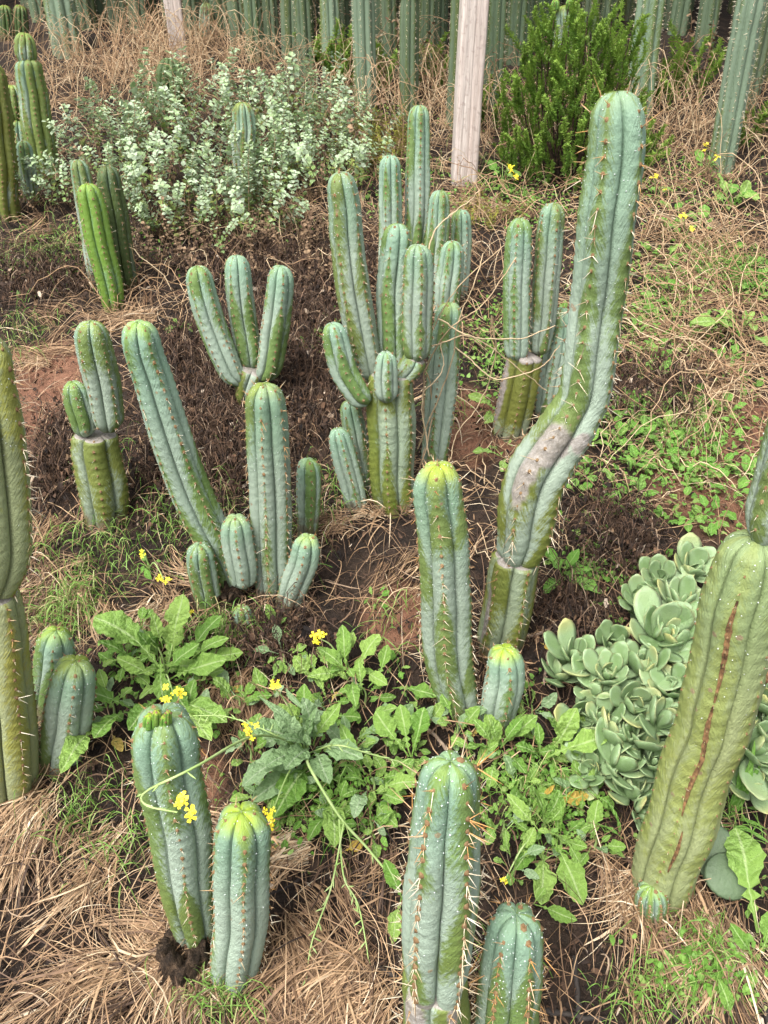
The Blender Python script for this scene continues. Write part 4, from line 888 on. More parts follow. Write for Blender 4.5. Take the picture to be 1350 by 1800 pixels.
# long wiry flower stalks of the tall mustard
e = [o for o in bpy.data.objects if o.get('label', '').startswith('tall flowering mustard')][0]
rg = np.random.default_rng(3); yq = ym - 0.10
pts = [e.location, W(500, 1300, 0.16), AT(440, 1296, yq + 0.12), AT(340, 1350, yq), AT(256, 1392, yq - 0.01), AT(258, 1416, yq - 0.02), AT(312, 1428, yq - 0.03)]
stalk(e, pts, 0.0024, 0.0013, 'flower_stalk', nodes=8, rng=rg); flower(e, AT(325, 1418, yq - 0.03), 0.019, rg); flower(e, AT(440, 1285, yq + 0.12), 0.014, rg)
stalk(e, [e.location, W(545, 1350, 0.15), W(598, 1437, 0.10), W(645, 1490, 0.06), W(690, 1545, 0.02)], 0.003, 0.0022, 'flower_stalk', nodes=4, rng=rg)
stalk(e, [W(604, 1448, 0.10), W(582, 1560, 0.06), W(545, 1670, 0.03), W(538, 1790, 0.01)], 0.0018, 0.001, 'flower_stalk', nodes=16, rng=rg)
stalk(e, [W(596, 1440, 0.10), W(604, 1540, 0.06), W(630, 1592, 0.05), W(650, 1695, 0.02)], 0.0018, 0.001, 'flower_stalk', nodes=14, rng=rg)
stalk(e, [e.location, W(590, 1310, 0.14), W(650, 1325, 0.12), W(725, 1345, 0.08)], 0.002, 0.0012, 'flower_stalk', nodes=10, rng=rg)
stalk(e, [e.location, W(480, 1290, 0.16), W(400, 1260, 0.14), W(340, 1258, 0.12)], 0.0018, 0.001, 'flower_stalk', nodes=12, rng=rg)

# ------------------------------------------------------------------ succulent rosettes
def succ_leaf(seed):
    rng = np.random.default_rng(seed); n = 9; t = np.linspace(0, 1, n)
    w = 0.05 + 0.27 * np.clip(np.sin(math.pi * np.clip(t, 0, 1) ** 1.45), 0, 1) ** 0.62; w[-1] = 0.05; w[0] = 0.07
    th = 0.035 + 0.035 * np.sin(math.pi * t ** 0.9); th[-1] = 0.012
    V = []; LU = []; LT = []
    prof = [(-1, 0), (-0.6, 0.55), (0, 0.45), (0.6, 0.55), (1, 0), (0.5, -1), (-0.5, -1)]
    for i in range(n):
        for (u, h) in prof:
            V.append((u * w[i], t[i] + 0.02 * rng.normal() * 0, 0.30 * t[i] ** 2.2 + h * th[i] + 0.30 * (abs(u) * w[i]) ** 2 * 2)); LU.append(abs(u)); LT.append(t[i])
    return mk('leaf', V, [grid_faces(n, 7, True), np.array([[(n - 1) * 7 + q for q in range(7)]])], M['succ'], {'lu': LU, 'lt': LT})
ns = NT('succulent_skin')
cs = ns.mix(ns.rng(ns.rnd(), 0, 1), (0.15, 0.245, 0.09), (0.26, 0.365, 0.18))
cs = ns.mix(ns.rng(ns.noise(4, 3), 0.4, 0.75, 0, 0.6), cs, (0.27, 0.36, 0.22))
cs = ns.mix(ns.math('MULTIPLY', ns.rng(ns.attr('lt'), 0.6, 1.0), ns.rng(ns.rnd(), 0.72, 0.95, 0.0, 0.7)), cs, (0.42, 0.36, 0.10))
cs = ns.mix(ns.math('MULTIPLY', ns.rng(ns.attr('lu'), 0.8, 1.0), ns.rng(ns.attr('lt'), 0.45, 0.8, 0.0, 0.35)), cs, (0.42, 0.31, 0.14))
ns.bump(ns.noise(30, 3), 0.25, 0.03)
M['succ'] = ns.done(cs, 0.42, 0.5)
SL = [succ_leaf(k) for k in range(3)]
def rosette(parent, px, py, h, size, seed, tilt=None):
    rng = np.random.default_rng(seed); C = W(px, py, h); foot = Vector((C.x + rng.normal(0, 0.02), C.y + 0.02, 0)); foot.z = float(ground(foot.x, foot.y)) - 0.01
    Cs = catmull([tuple(foot), tuple(foot.lerp(C, 0.5) + Vector((0, 0.01, 0))), tuple(C)], 8)[None]
    V, Fq = tubes(Cs, np.array([[0.009] * 8]), 7)
    r = link('rosette', mk('rosette', V - np.array(C), Fq, M['succ']), parent); r.location = C - parent.location
    ax = tilt or Vector((rng.normal(0, 0.3), -0.35 + rng.normal(0, 0.25), 1.0)); q = ax.to_track_quat('Z', 'Y').to_matrix().to_4x4()
    n = int(rng.integers(13, 18))
    for k in range(n):
        f = k / n; L = size * (0.38 + 0.72 * f ** 0.7) * rng.uniform(0.7, 1.2); el = math.radians(76 - 62 * f ** 0.85 + rng.normal(0, 11))
        o = link('leaf', SL[k % 3], r)
        o.matrix_basis = q @ Matrix.Rotation(k * 2.3999 + rng.normal(0, 0.12), 4, 'Z') @ Matrix.Translation((0, 0.006, -0.012 * f)) @ Matrix.Rotation(el, 4, 'X') @ Matrix.Diagonal((L * rng.uniform(0.85, 1.1), L, L, 1))
su = empty('succulent', W(1130, 1240), 'pale green fleshy rosettes in one sprawling clump beside the thick cracked cactus', 'succulent')
for k, (px, py, h, s) in enumerate([(1160, 1020, 0.07, 58), (1215, 1005, 0.07, 52), (1238, 1078, 0.09, 58), (1155, 1122, 0.12, 78), (1010, 1155, 0.10, 60), (1068, 1188, 0.12, 56), (1042, 1212, 0.10, 48), (1112, 1238, 0.11, 56),
                                    (1160, 1272, 0.13, 60), (1085, 1345, 0.08, 60), (1188, 1130, 0.12, 70), (1060, 1265, 0.08, 50), (1130, 1300, 0.08, 64), (1210, 1190, 0.1, 60), (1250, 1140, 0.1, 60), (1050, 1310, 0.06, 46), (1110, 1395, 0.05, 44), (985, 1185, 0.05, 44), (1020, 1262, 0.06, 50), (1080, 1292, 0.08, 52), (1128, 1178, 0.12, 56), (1182, 1215, 0.12, 58), (1040, 1355, 0.05, 44), (1128, 1428, 0.04, 44), (1075, 1130, 0.08, 50), (1195, 1062, 0.09, 54), (1120, 1055, 0.07, 48), (1150, 1340, 0.08, 52)]):
    p = W(px, py, h); rosette(su, px, py, h, 1.08 * s * (p - Vector((0, 0, CAM_H))).length / F_PX, 40 + k)
su = empty('succulent', W(1335, 1300), 'fleshy rosettes half hidden behind the leaning cracked cactus', 'succulent')
for k, (px, py, h, s) in enumerate([(1340, 1235, 0.10, 60), (1325, 1320, 0.09, 62), (1360, 1290, 0.10, 60), (1318, 1375, 0.06, 50)]):
    p = W(px, py, h); rosette(su, px, py, h, 1.1 * s * (p - Vector((0, 0, CAM_H))).length / F_PX, 80 + k)
# flat fleshy pads in the corner
pd = empty('prickly_pad', W(1268, 1560), 'flat dark green cactus pads beside the foot of the fat cracked cactus', 'cactus')
for (px, py, hh, ww, nrm) in [(1262, 1508, 96, 62, Vector((-0.2, -0.7, 0.75))), (1282, 1540, 66, 78, Vector((0.1, -0.55, 0.85)))]:
    C = W(px, py, 0.05); sc = (C - Vector((0, 0, CAM_H))).length / F_PX; nrm.normalize(); X = Vector((1, 0, 0)) - nrm * nrm.x; X.normalize(); Y = nrm.cross(X)
    V = []
    for i in range(9):
        a = -math.pi / 2 + math.pi * i / 8
        for j in range(20):
            t = j / 20 * 2 * math.pi; v = C + (X * math.cos(t) * ww * 0.5 + Y * math.sin(t) * hh * 0.5) * sc * math.cos(a) + nrm * 0.008 * math.sin(a); V.append(tuple(v - pd.location))
    n0 = len(V); z = np.zeros(n0)
    link('pad', mk('pad', V, grid_faces(9, 20, True), M['cactus_column'], {'bloom': z + 0.3, 'bstr': z + 0.6, 'tip': z, 'old': z, 'cork': z, 'dirt': z, 'young': z, 'rq': z, 'rd': z}), pd)
# ------------------------------------------------------------------ sprigged shrubs
def sprig_mesh(seed, kind):
    rng = np.random.default_rng(seed); V = []; T3 = []; R = []
    if kind == 'grey': L, nodes, r0, lr, stemc = 0.36, 13, 0.0022, 0.0122, 0.92
    elif kind == 'dry': L, nodes, r0, lr, stemc = 0.26, 7, 0.002, 0.009, 0.98
    elif kind == 'green': L, nodes, r0, lr, stemc = 0.19, 46, 0.0011, 0.0066, 0.97
    else: L, nodes, r0, lr, stemc = 0.13, 16, 0.001, 0.0055, 0.97
    L *= rng.uniform(0.8, 1.15); b = rng.normal(0, 0.12, 2)
    u = np.linspace(0, 1, 8)
    C = np.stack([b[0] * L * u ** 2 + 0.012 * np.sin(u * 6 + seed), b[1] * L * u ** 2, L * u * (1 - 0.06 * u)], -1)
    sv, sf = tubes(C[None], (r0 * (1 - 0.6 * u))[None], 4)
    V = [tuple(v) for v in sv]; R = [stemc] * len(V); Q = sf.tolist()
    for k in range(nodes):
        f = (0.28 if kind == 'grey' else 0.15) + (0.72 if kind == 'grey' else 0.85) * (k + 0.5) / nodes
        p = np.array([np.interp(f, u, C[:, i]) for i in range(3)])
        tops = f > 0.8
        for j in range({'grey': 4 if tops else 2, 'dry': 2, 'green': 3}.get(kind, 2)):
            a = k * 1.57 + j * (math.pi if not tops else 1.57) + rng.normal(0, 0.3); el = rng.uniform(-0.2, 0.7) if kind != 'green' else rng.uniform(0.3, 1.0)
            d = np.array([math.cos(a) * math.cos(el), math.sin(a) * math.cos(el), math.sin(el)])
            s = np.cross(d, [0, 0, 1.]); s /= np.linalg.norm(s); n_ = np.cross(s, d)
            l = lr * rng.uniform(0.7, 1.3) * (0.75 if tops and f > 0.93 else 1.0); w = l * (0.85 if kind in ('grey', 'dry') else 0.36); l2 = l * (1.9 if kind in ('grey', 'dry') else 2.1)
            st = p + d * l * (0.5 if kind == 'grey' else 0.1); cu = 0.25 * l
            pts = [st, st + d * l2 * 0.3 + s * w + n_ * cu, st + d * l2 * 0.75 + s * w * 0.75 + n_ * cu, st + d * l2 - n_ * cu * 0.6, st + d * l2 * 0.75 - s * w * 0.75 + n_ * cu, st + d * l2 * 0.3 - s * w + n_ * cu, st + d * l2 * 0.5]
            i0 = len(V); V += [tuple(x) for x in pts]
            tone = (rng.uniform(0.0, 0.35) if f > 0.55 else rng.uniform(0.25, 0.75)) if kind != 'dry' else rng.uniform(0.8, 1)
            R += [tone] * 7
            for q in range(6): T3.append((i0 + q, i0 + (q + 1) % 6, i0 + 6))
    me = mk('sprig', V, [np.array(Q), np.array(T3)], M['shrub_' + kind], {'r': R}, smooth=False)
    return me
M['shrub_grey'] = m_strand('horehound_leaf', [(0.0, (0.41, 0.49, 0.35)), (0.25, (0.30, 0.40, 0.21)), (0.5, (0.20, 0.30, 0.09)), (0.75, (0.24, 0.27, 0.07)), (0.88, (0.33, 0.22, 0.12)), (1.0, (0.24, 0.18, 0.12))], 0.7, 0.2)
M['shrub_dry'] = m_strand('dried_leaf', [(0.0, (0.1, 0.06, 0.04)), (0.85, (0.12, 0.075, 0.045)), (1.0, (0.25, 0.17, 0.10))], 0.8)
M['shrub_green'] = m_strand('bush_leaf', [(0.0, (0.27, 0.39, 0.07)), (0.4, (0.17, 0.30, 0.045)), (0.8, (0.10, 0.20, 0.03)), (1.0, (0.10, 0.07, 0.03))], 0.5, 0.2)
M['shrub_yellow'] = m_strand('yellow_bush_leaf', [(0.0, (0.30, 0.29, 0.05)), (0.4, (0.22, 0.23, 0.04)), (0.8, (0.18, 0.13, 0.04)), (1.0, (0.2, 0.13, 0.06))], 0.6, 0.2)
SPR = {k: [sprig_mesh(600 + 9 * q + len(k), k) for q in range(7)] for k in ('grey', 'dry', 'green', 'yellow')}

def put_sprig(parent, B, d, kind, rng, sc):
    o = link('sprig', SPR[kind][int(rng.integers(7))], parent)
    q = Vector(d).to_track_quat('Z', 'Y').to_matrix().to_4x4() @ Matrix.Rotation(rng.uniform(0, 6.28), 4, 'Z')
    o.matrix_basis = Matrix.Translation(Vector(B) - parent.location) @ q @ Matrix.Scale(sc, 4)

def shrub(px, py, label, n, rad, kind, seed, sc=1.0, dry=0.25, spread=0.55, group=None):
    rng = np.random.default_rng(seed); p = W(px, py); e = empty('shrub', p, label, 'shrub', group)
    for k in range(n):
        a = rng.uniform(0, 6.28); r = rad * math.sqrt(rng.random()); B = Vector((p.x + r * math.cos(a), p.y + r * math.sin(a), 0)); B.z = float(ground(B.x, B.y)) - 0.005
        d = Vector((math.cos(a) * spread * r / rad + rng.normal(0, 0.25), math.sin(a) * spread * r / rad + rng.normal(0, 0.25) - 0.1, 1)).normalized()
        put_sprig(e, B, d, 'dry' if rng.random() < dry else kind, rng, sc * rng.uniform(0.65, 1.15))
GS = 'grey-green shrubs growing into one bank'
for k, (px, py, n, r, sc) in enumerate([(110, 375, 20, 0.10, 0.62), (175, 345, 26, 0.14, 0.8), (250, 345, 34, 0.16, 0.95), (320, 400, 34, 0.15, 0.85), (395, 425, 34, 0.15, 0.8), (470, 400, 34, 0.15, 0.85), (345, 300, 34, 0.17, 1.0),
                                        (540, 330, 34, 0.15, 0.85), (600, 330, 26, 0.13, 0.75), (420, 240, 26, 0.17, 0.9), (510, 240, 32, 0.17, 0.95), (270, 250, 24, 0.16, 0.9), (575, 265, 26, 0.14, 0.85), (190, 290, 22, 0.14, 0.8), (470, 320, 30, 0.15, 0.85), (635, 305, 8, 0.07, 0.55)]):
    lb = {0: 'small grey-green shrub at the foot of the olive two-joint cactus', 1: 'grey-green shrub just behind the bright yellow-green trio', 9: 'grey-green shrub standing behind the single pale many-ribbed stem', 4: 'grey-green shrub in front of the single pale many-ribbed stem', 11: 'grey-green shrub around the dark half-hidden short head', 8: 'grey-green shrub behind the tip of the longest leaning arm', 15: 'lowest sparse grey-green shrub beside the yellowish herb'}.get(k)
    shrub(px, py, lb or 'grey-green woolly-leaved shrub with brown lower stems in the bank behind the cacti', n, r, 'grey', 700 + k, sc, 0.22, group=None if lb else GS)
for k, (px, py, n) in enumerate([(300, 445, 22), (380, 465, 26), (460, 455, 26), (540, 430, 24), (250, 440, 14), (560, 480, 16)]):
    shrub(px, py, 'dead brown leafless stems standing at the front of the grey shrub bank', n, 0.13, 'dry', 740 + k, 0.75, 1.0, group='dead stems before the grey shrubs')
for k, (px, py, n, sc, lb) in enumerate([(655, 285, 60, 1.2, 'fine yellowish twiggy herb between the grey shrubs and the slim stems'), (690, 250, 40, 1.1, 'yellowing fine herb at the feet of the back columns'), (860, 390, 30, 0.8, 'thin yellow-green herb below the white post')]):
    shrub(px, py, lb, n, 0.12, 'yellow', 760 + k, sc, 0.1)

# the dense green bush
rng = np.random.default_rng(91); p = W(992, 318); e = empty('bush', p, 'dense bright green fine-leaved bush between the white post and the tall cactus', 'bush')
Bs = []
for k in range(22):
    a = k * 2.4; r = 0.2 * math.sqrt((k + 0.5) / 22); tip = p + Vector((r * 1.2 * math.cos(a), r * math.sin(a), 0.62 - 0.9 * r + rng.uniform(-0.1, 0.05)))
    Bs.append([tuple(p + Vector((0.02 * math.cos(a), 0.02 * math.sin(a), -0.02))), tuple(p.lerp(tip, 0.45) + Vector((0.06 * math.cos(a), 0.06 * math.sin(a), 0))), tuple(tip)])
Cb = np.array([catmull(b, 9) for b in Bs]); V, Fq = tubes(Cb, np.linspace(0.006, 0.002, 9)[None], 5)
link('branches', mk('branches', V - np.array(p), Fq, M['stump']), e)
for k in range(290):
    a = rng.uniform(0, 6.28); z = rng.uniform(0.0, 0.92); rr2 = math.sqrt(max(0.03, 1 - (z * 1.02 - 0.35) ** 2 / 0.5)) * rng.uniform(0.35, 1.0)
    B = p + Vector((0.265 * rr2 * math.cos(a), 0.24 * rr2 * math.sin(a), 0.60 * z - 0.06)); B.z = max(B.z, float(ground(B.x, B.y)) - 0.01)
    d = Vector((0.35 * rr2 * math.cos(a) + rng.normal(0, 0.18), 0.45 * rr2 * math.sin(a) + rng.normal(0, 0.18), 0.85)).normalized()
    put_sprig(e, B, d, 'green', rng, rng.uniform(0.75, 1.25))
shrub(1085, 300, 'small dark green bush in the shade under the broad pale column', 45, 0.11, 'green', 771, 1.2, 0.1)
for k, (px, py, n) in enumerate([(760, 150, 16), (690, 175, 14), (600, 150, 18), (560, 120, 12), (860, 230, 14), (1180, 190, 18), (1220, 150, 14), (1330, 260, 14)]):
    shrub(px, py, 'leafy green creeper growing up between the back columns', n, 0.10, 'green', 780 + k, 1.5, 0.1, 0.3, group='creepers between the columns')

# ------------------------------------------------------------------ straw, litter, twigs, grass (uncountable)
M['straw'] = m_strand('straw', [(0.0, (0.04, 0.024, 0.016)), (0.3, (0.13, 0.076, 0.044)), (0.6, (0.285, 0.18, 0.098)), (0.85, (0.42, 0.29, 0.17)), (1.0, (0.56, 0.46, 0.32))], 0.6)
M['twig'] = m_strand('twig', [(0.0, (0.018, 0.013, 0.011)), (0.5, (0.065, 0.04, 0.027)), (0.8, (0.15, 0.09, 0.055)), (1.0, (0.30, 0.22, 0.15))], 0.8)
M['vine'] = m_strand('dry_vine', [(0.0, (0.18, 0.10, 0.055)), (0.5, (0.36, 0.235, 0.13)), (1.0, (0.56, 0.44, 0.28))], 0.7)
M['grass'] = m_strand('grass_blade', [(0.0, (0.10, 0.22, 0.03)), (0.5, (0.17, 0.30, 0.06)), (0.8, (0.27, 0.36, 0.11)), (1.0, (0.42, 0.38, 0.18))], 0.5, 0.2)
M['litter'] = m_strand('litter', [(0.0, (0.012, 0.009, 0.008)), (0.45, (0.05, 0.03, 0.02)), (0.75, (0.13, 0.075, 0.045)), (0.92, (0.26, 0.17, 0.10)), (1.0, (0.42, 0.34, 0.26))], 0.85)
rng = np.random.default_rng(2024)
def scatter(px, py, rx, ry, n):
    """n ground points in a soft ellipse of the ground that covers these pixels"""
    c = W(px, py); ex = (W(px + rx, py) - c).length; ey = abs(W(px, py - ry).y - W(px, py + ry).y) / 2
    q = rng.normal(0, 0.6, (n, 2)); return np.stack([c.x + q[:, 0] * ex, c.y + q[:, 1] * ey], -1)
def strands(P0, ang, L, K, curl, lift, droop=1.0, h0=None):
    n = len(P0); u = np.linspace(0, 1, K)[None]
    a = ang[:, None] + curl[:, None] * u; st = L[:, None] / (K - 1)
    X = P0[:, :1] + np.concatenate([np.zeros((n, 1)), np.cumsum(np.cos(a[:, :-1]) * st, 1)], 1)
    Y = P0[:, 1:2] + np.concatenate([np.zeros((n, 1)), np.cumsum(np.sin(a[:, :-1]) * st, 1)], 1)
    h = (h0 if h0 is not None else rng.uniform(0.002, 0.018, n))[:, None] + lift[:, None] * np.sin(math.pi * np.clip(u * 0.9 + 0.06, 0, 1)) ** droop
    return np.stack([X, Y, ground(X, Y) + h], -1)
def stuff(name, V, Fq, mat, r, label, cat, smooth=False):
    return tag(link(name, mk(name, V, Fq, M[mat], {'r': r}, smooth)), label, cat, kind='stuff')

# combed straw tufts
PS = []; RS = []; WS = []
def tufts(px, py, rx, ry, n, ang, spread, per=55, ln=(0.07, 0.16), tone=0.6):
    for (x, y) in scatter(px, py, rx, ry, int(n * (0.5 if py > 900 else 0.62))):
        if float(fbm(x * 5, y * 5, 71, 2)) < -0.05: continue
        a0 = math.radians(ang) + rng.normal(0, spread) + 2.2 * float(fbm(x * 2.2, y * 2.2, 55, 2)); c0 = rng.normal(0, 0.7); m = int(per * rng.uniform(0.5, 1.4))
        P0 = np.stack([x + rng.normal(0, 0.014, m), y + rng.normal(0, 0.014, m)], -1); L = rng.uniform(*ln, m) * rng.uniform(0.7, 1.3) * np.where(rng.random(m) < 0.3, 0.45, 1.0)
        PS.append(strands(P0, a0 + rng.normal(0, 0.13, m) * np.where(rng.random(m) < 0.2, 5, 1), L, 6, c0 + rng.normal(0, 0.3, m), rng.uniform(0.0, 0.022, m) * rng.uniform(0.1, 1.3)))
        RS.append(np.clip(tone - 0.04 + rng.normal(0, 0.15) + rng.normal(0, 0.17, m), 0, 1)); WS.append(np.where(rng.random(m) < 0.10, rng.uniform(0.002, 0.0045, m), rng.uniform(0.0007, 0.0017, m)))
tufts(110, 1690, 190, 120, 110, 200, 0.35); tufts(60, 1480, 110, 110, 55, 215, 0.4); tufts(270, 1560, 120, 80, 55, 215, 0.3, tone=0.66); tufts(330, 1450, 90, 40, 18, 200, 0.25, tone=0.68)
tufts(480, 1700, 120, 110, 38, 250, 0.6, tone=0.5); tufts(500, 1500, 60, 40, 16, 200, 0.3); tufts(620, 1640, 110, 130, 30, 250, 0.9, 40, tone=0.42); tufts(590, 1790, 120, 60, 26, 240, 0.5)
tufts(440, 1215, 60, 40, 16, 260, 0.5, tone=0.45); tufts(630, 925, 60, 18, 12, 180, 0.5, 40, (0.05, 0.1), 0.55); tufts(600, 960, 60, 40, 8, 200, 0.6, 35, (0.05, 0.1), tone=0.45); tufts(700, 980, 50, 60, 10, 250, 0.8, 40, tone=0.5)
tufts(230, 980, 130, 60, 44, 230, 0.7, 50, (0.06, 0.13), 0.6); tufts(90, 940, 70, 60, 22, 250, 0.6, 50, tone=0.55); tufts(120, 1060, 90, 50, 22, 220, 0.6, tone=0.5); tufts(300, 1060, 60, 40, 12, 220, 0.5)
tufts(1250, 1640, 90, 80, 38, 255, 0.4, 45, tone=0.66); tufts(1050, 1600, 80, 110, 26, 255, 0.5, 40, tone=0.52); tufts(1150, 1740, 120, 60, 26, 250, 0.6, 40, tone=0.5); tufts(1000, 1760, 80, 60, 14, 230, 0.7, 40, tone=0.5)
tufts(80, 580, 110, 50, 30, 200, 0.8, 45, (0.06, 0.14), 0.55); tufts(60, 430, 80, 50, 22, 220, 0.8, 40, (0.07, 0.15), 0.55); tufts(260, 560, 70, 40, 12, 230, 0.8, 40, tone=0.5)
tufts(1200, 620, 130, 90, 60, 200, 1.0, 40, (0.08, 0.2), 0.66); tufts(1280, 520, 80, 80, 34, 200, 1.0, 40, (0.08, 0.2), 0.6); tufts(1180, 420, 100, 60, 34, 230, 1.0, 40, (0.08, 0.2), 0.58); tufts(860, 430, 80, 70, 36, 220, 1.0, 40, (0.06, 0.15), 0.62)
tufts(860, 350, 140, 40, 36, 220, 1.0, 40, (0.08, 0.18), 0.6); tufts(640, 400, 100, 60, 20, 230, 0.9, 40, tone=0.5); tufts(400, 1700, 60, 60, 14, 210, 0.6); tufts(870, 560, 60, 80, 22, 230, 1.0, 35, (0.06, 0.14), 0.58)
tufts(250, 150, 170, 60, 60, 200, 1.0, 40, (0.08, 0.2), 0.72); tufts(800, 240, 220, 40, 60, 220, 1.0, 40, (0.08, 0.2), 0.6); tufts(1230, 280, 120, 60, 50, 220, 1.0, 40, (0.08, 0.2), 0.55); tufts(340, 80, 150, 40, 30, 220, 1.0, 40, (0.08, 0.2), 0.68)
tufts(1000, 500, 80, 60, 16, 220, 1.0, 35, (0.06, 0.14), 0.6); tufts(60, 250, 60, 60, 16, 220, 1.0, 40, tone=0.6); tufts(1250, 740, 90, 40, 24, 190, 0.7, 30, (0.08, 0.2), 0.6)
P = np.concatenate(PS); V, Fq = ribbons(P, np.concatenate(WS), rng)
stuff('straw', V, Fq, 'straw', np.repeat(np.concatenate(RS), 12), 'mats of combed tan dry grass straw lying over the soil', 'straw')

# loose single straws and stems
n = 8000; Q = np.stack([rng.uniform(-1.9, 1.9, n) , rng.uniform(0.35, 4.6, n)], -1); Q[:, 0] *= 0.35 + Q[:, 1] / 4.6
V, Fq = ribbons(strands(Q, rng.uniform(0, 6.28, n), rng.uniform(0.05, 0.2, n), 6, rng.normal(0, 0.8, n), rng.uniform(0, 0.05, n) ** 1.0), rng.uniform(0.0008, 0.002, n), rng)
stuff('loose_straw', V, Fq, 'straw', np.repeat(np.clip(rng.normal(0.55, 0.25, n), 0, 1), 12), 'single dry grass stems strewn over the whole slope', 'straw')

# dark chips and crumbs
n = 60000; Q = np.stack([rng.uniform(-1, 1, n), 0.35 + 4.3 * rng.random(n) ** 1.25], -1); Q[:, 0] *= 0.42 + Q[:, 1] * 0.46
L = 0.003 + 0.016 * rng.random(n) ** 2.5; Pc = strands(Q, rng.uniform(0, 6.28, n), L, 3, rng.normal(0, 0.6, n), rng.uniform(0, 0.006, n), h0=rng.uniform(0.0, 0.008, n))
Pc[:, :, 2] += rng.normal(0, 0.0025, Pc.shape[:2])
V, Fq = ribbons(Pc, L * rng.uniform(0.15, 0.6, n), rng, 0.4)
stuff('mulch', V, Fq, 'litter', np.repeat(np.clip(rng.normal(0.36, 0.27, n), 0, 1), 6), 'dark crumbly mulch chips covering the soil', 'mulch')
# twigs
n = 2600; Q = np.stack([rng.uniform(-1, 1, n), 0.35 + 4.0 * rng.random(n) ** 1.1], -1); Q[:, 0] *= 0.42 + Q[:, 1] * 0.46
V, Fq = tubes(strands(Q, rng.uniform(0, 6.28, n), 0.03 + 0.12 * rng.random(n) ** 2, 5, rng.normal(0, 0.9, n), rng.uniform(0, 0.02, n)), (rng.uniform(0.0006, 0.0022, n)[:, None] * np.array([1, 1, .9, .8, .5])[None]), 4)
stuff('twigs', V, Fq, 'twig', np.repeat(np.clip(rng.normal(0.5, 0.3, n), 0, 1), 20), 'thin dark twigs strewn over the mulch', 'twigs')

# dead dark brush: short upright stems and crumpled leaves
PS = []; FL = []
def brush(px, py, rx, ry, n):
    q = scatter(px, py, rx, ry, n); PS.append(strands(q, rng.uniform(0, 6.28, n), rng.uniform(0.03, 0.10, n), 5, rng.normal(0, 1.3, n), rng.uniform(0.01, 0.085, n), 0.7)); FL.append(scatter(px, py, rx, ry, int(n * 1.5)))
for b in [(400, 760, 110, 110, 2600), (330, 640, 60, 60, 600), (520, 560, 80, 70, 1500), (450, 470, 120, 40, 1200), (560, 700, 60, 70, 900), (90, 500, 80, 40, 700), (1080, 960, 70, 60, 700), (110, 810, 40, 70, 600), (620, 480, 50, 60, 500), (1130, 700, 100, 50, 700), (1000, 1090, 50, 40, 300), (480, 1150, 80, 40, 300), (330, 830, 60, 40, 500)]: brush(*b)
P = np.concatenate(PS); n = len(P); V, Fq = ribbons(P, rng.uniform(0.0009, 0.0022, n), rng, 0.2)
stuff('dead_brush', V, Fq, 'twig', np.repeat(np.clip(rng.normal(0.46, 0.29, n), 0, 1), 10), 'dark brown dead herb stems matted around the cacti', 'brush')
Q = np.concatenate(FL); n = len(Q); L = rng.uniform(0.006, 0.02, n); Pc = strands(Q, rng.uniform(0, 6.28, n), L, 4, rng.normal(0, 1.2, n), rng.uniform(0, 0.012, n), h0=rng.uniform(0, 0.055, n) ** 1.0)
Pc[:, :, 2] += rng.normal(0, 0.003, Pc.shape[:2]); V, Fq = ribbons(Pc, L * rng.uniform(0.3, 0.8, n), rng, 0.2)
stuff('dead_leaves', V, Fq, 'litter', np.repeat(np.clip(rng.normal(0.42, 0.27, n), 0, 1), 8), 'crumpled dark brown dead leaves caught in the brush', 'leaves')

# wiry dry vines
PS = []; RS = []
def vines(px, py, rx, ry, n, L, lift, kink=0.5):
    q = scatter(px, py, rx, ry, n); K = 12; a = rng.uniform(0, 6.28, n)[:, None] + np.cumsum(rng.normal(0, kink, (n, K)), 1) * 0.8; st = (rng.uniform(*L, n) / (K - 1))[:, None]
    X = q[:, :1] + np.cumsum(np.cos(a) * st, 1); Y = q[:, 1:2] + np.cumsum(np.sin(a) * st, 1)
    h = np.abs(rng.uniform(0.15, 1, n)[:, None] * lift * np.sin(np.linspace(0.05, math.pi * 0.97, K))[None] + np.cumsum(rng.normal(0, 0.012, (n, K)), 1)) + 0.004
    PS.append(np.stack([X, Y, ground(X, Y) + h], -1)); RS.append(rng.uniform(0.0007, 0.0019, n)[:, None] * np.linspace(1.1, 0.6, K)[None])
for v in [(1230, 640, 110, 90, 190, (0.2, 0.55), 0.10), (1260, 480, 90, 80, 110, (0.2, 0.5), 0.12), (1190, 400, 110, 70, 120, (0.2, 0.5), 0.14), (860, 500, 60, 120, 34, (0.15, 0.4), 0.14), (860, 350, 120, 40, 70, (0.2, 0.45), 0.12),
          (250, 140, 180, 60, 420, (0.2, 0.5), 0.28), (380, 90, 120, 40, 120, (0.2, 0.5), 0.25), (700, 190, 110, 50, 150, (0.25, 0.6), 0.3), (880, 220, 130, 50, 140, (0.25, 0.6), 0.3), (1230, 250, 120, 70, 200, (0.25, 0.6), 0.28), (590, 120, 120, 30, 60, (0.25, 0.6), 0.3),
          (1150, 830, 130, 50, 40, (0.15, 0.4), 0.04), (840, 880, 40, 80, 8, (0.12, 0.25), 0.06), (300, 520, 90, 50, 40, (0.15, 0.4), 0.10), (560, 400, 90, 60, 60, (0.2, 0.4), 0.14), (60, 300, 70, 60, 50, (0.2, 0.4), 0.15), (1050, 1100, 60, 60, 8, (0.1, 0.3), 0.03)]: vines(*v)
P = np.concatenate(PS); V, Fq = tubes(P, np.concatenate(RS), 4)
stuff('dry_vines', V, Fq, 'vine', np.repeat(np.clip(rng.normal(0.5, 0.28, len(P)), 0, 1), 48), 'tangled wiry tan dry vine stems over slope and brush', 'vines', True)

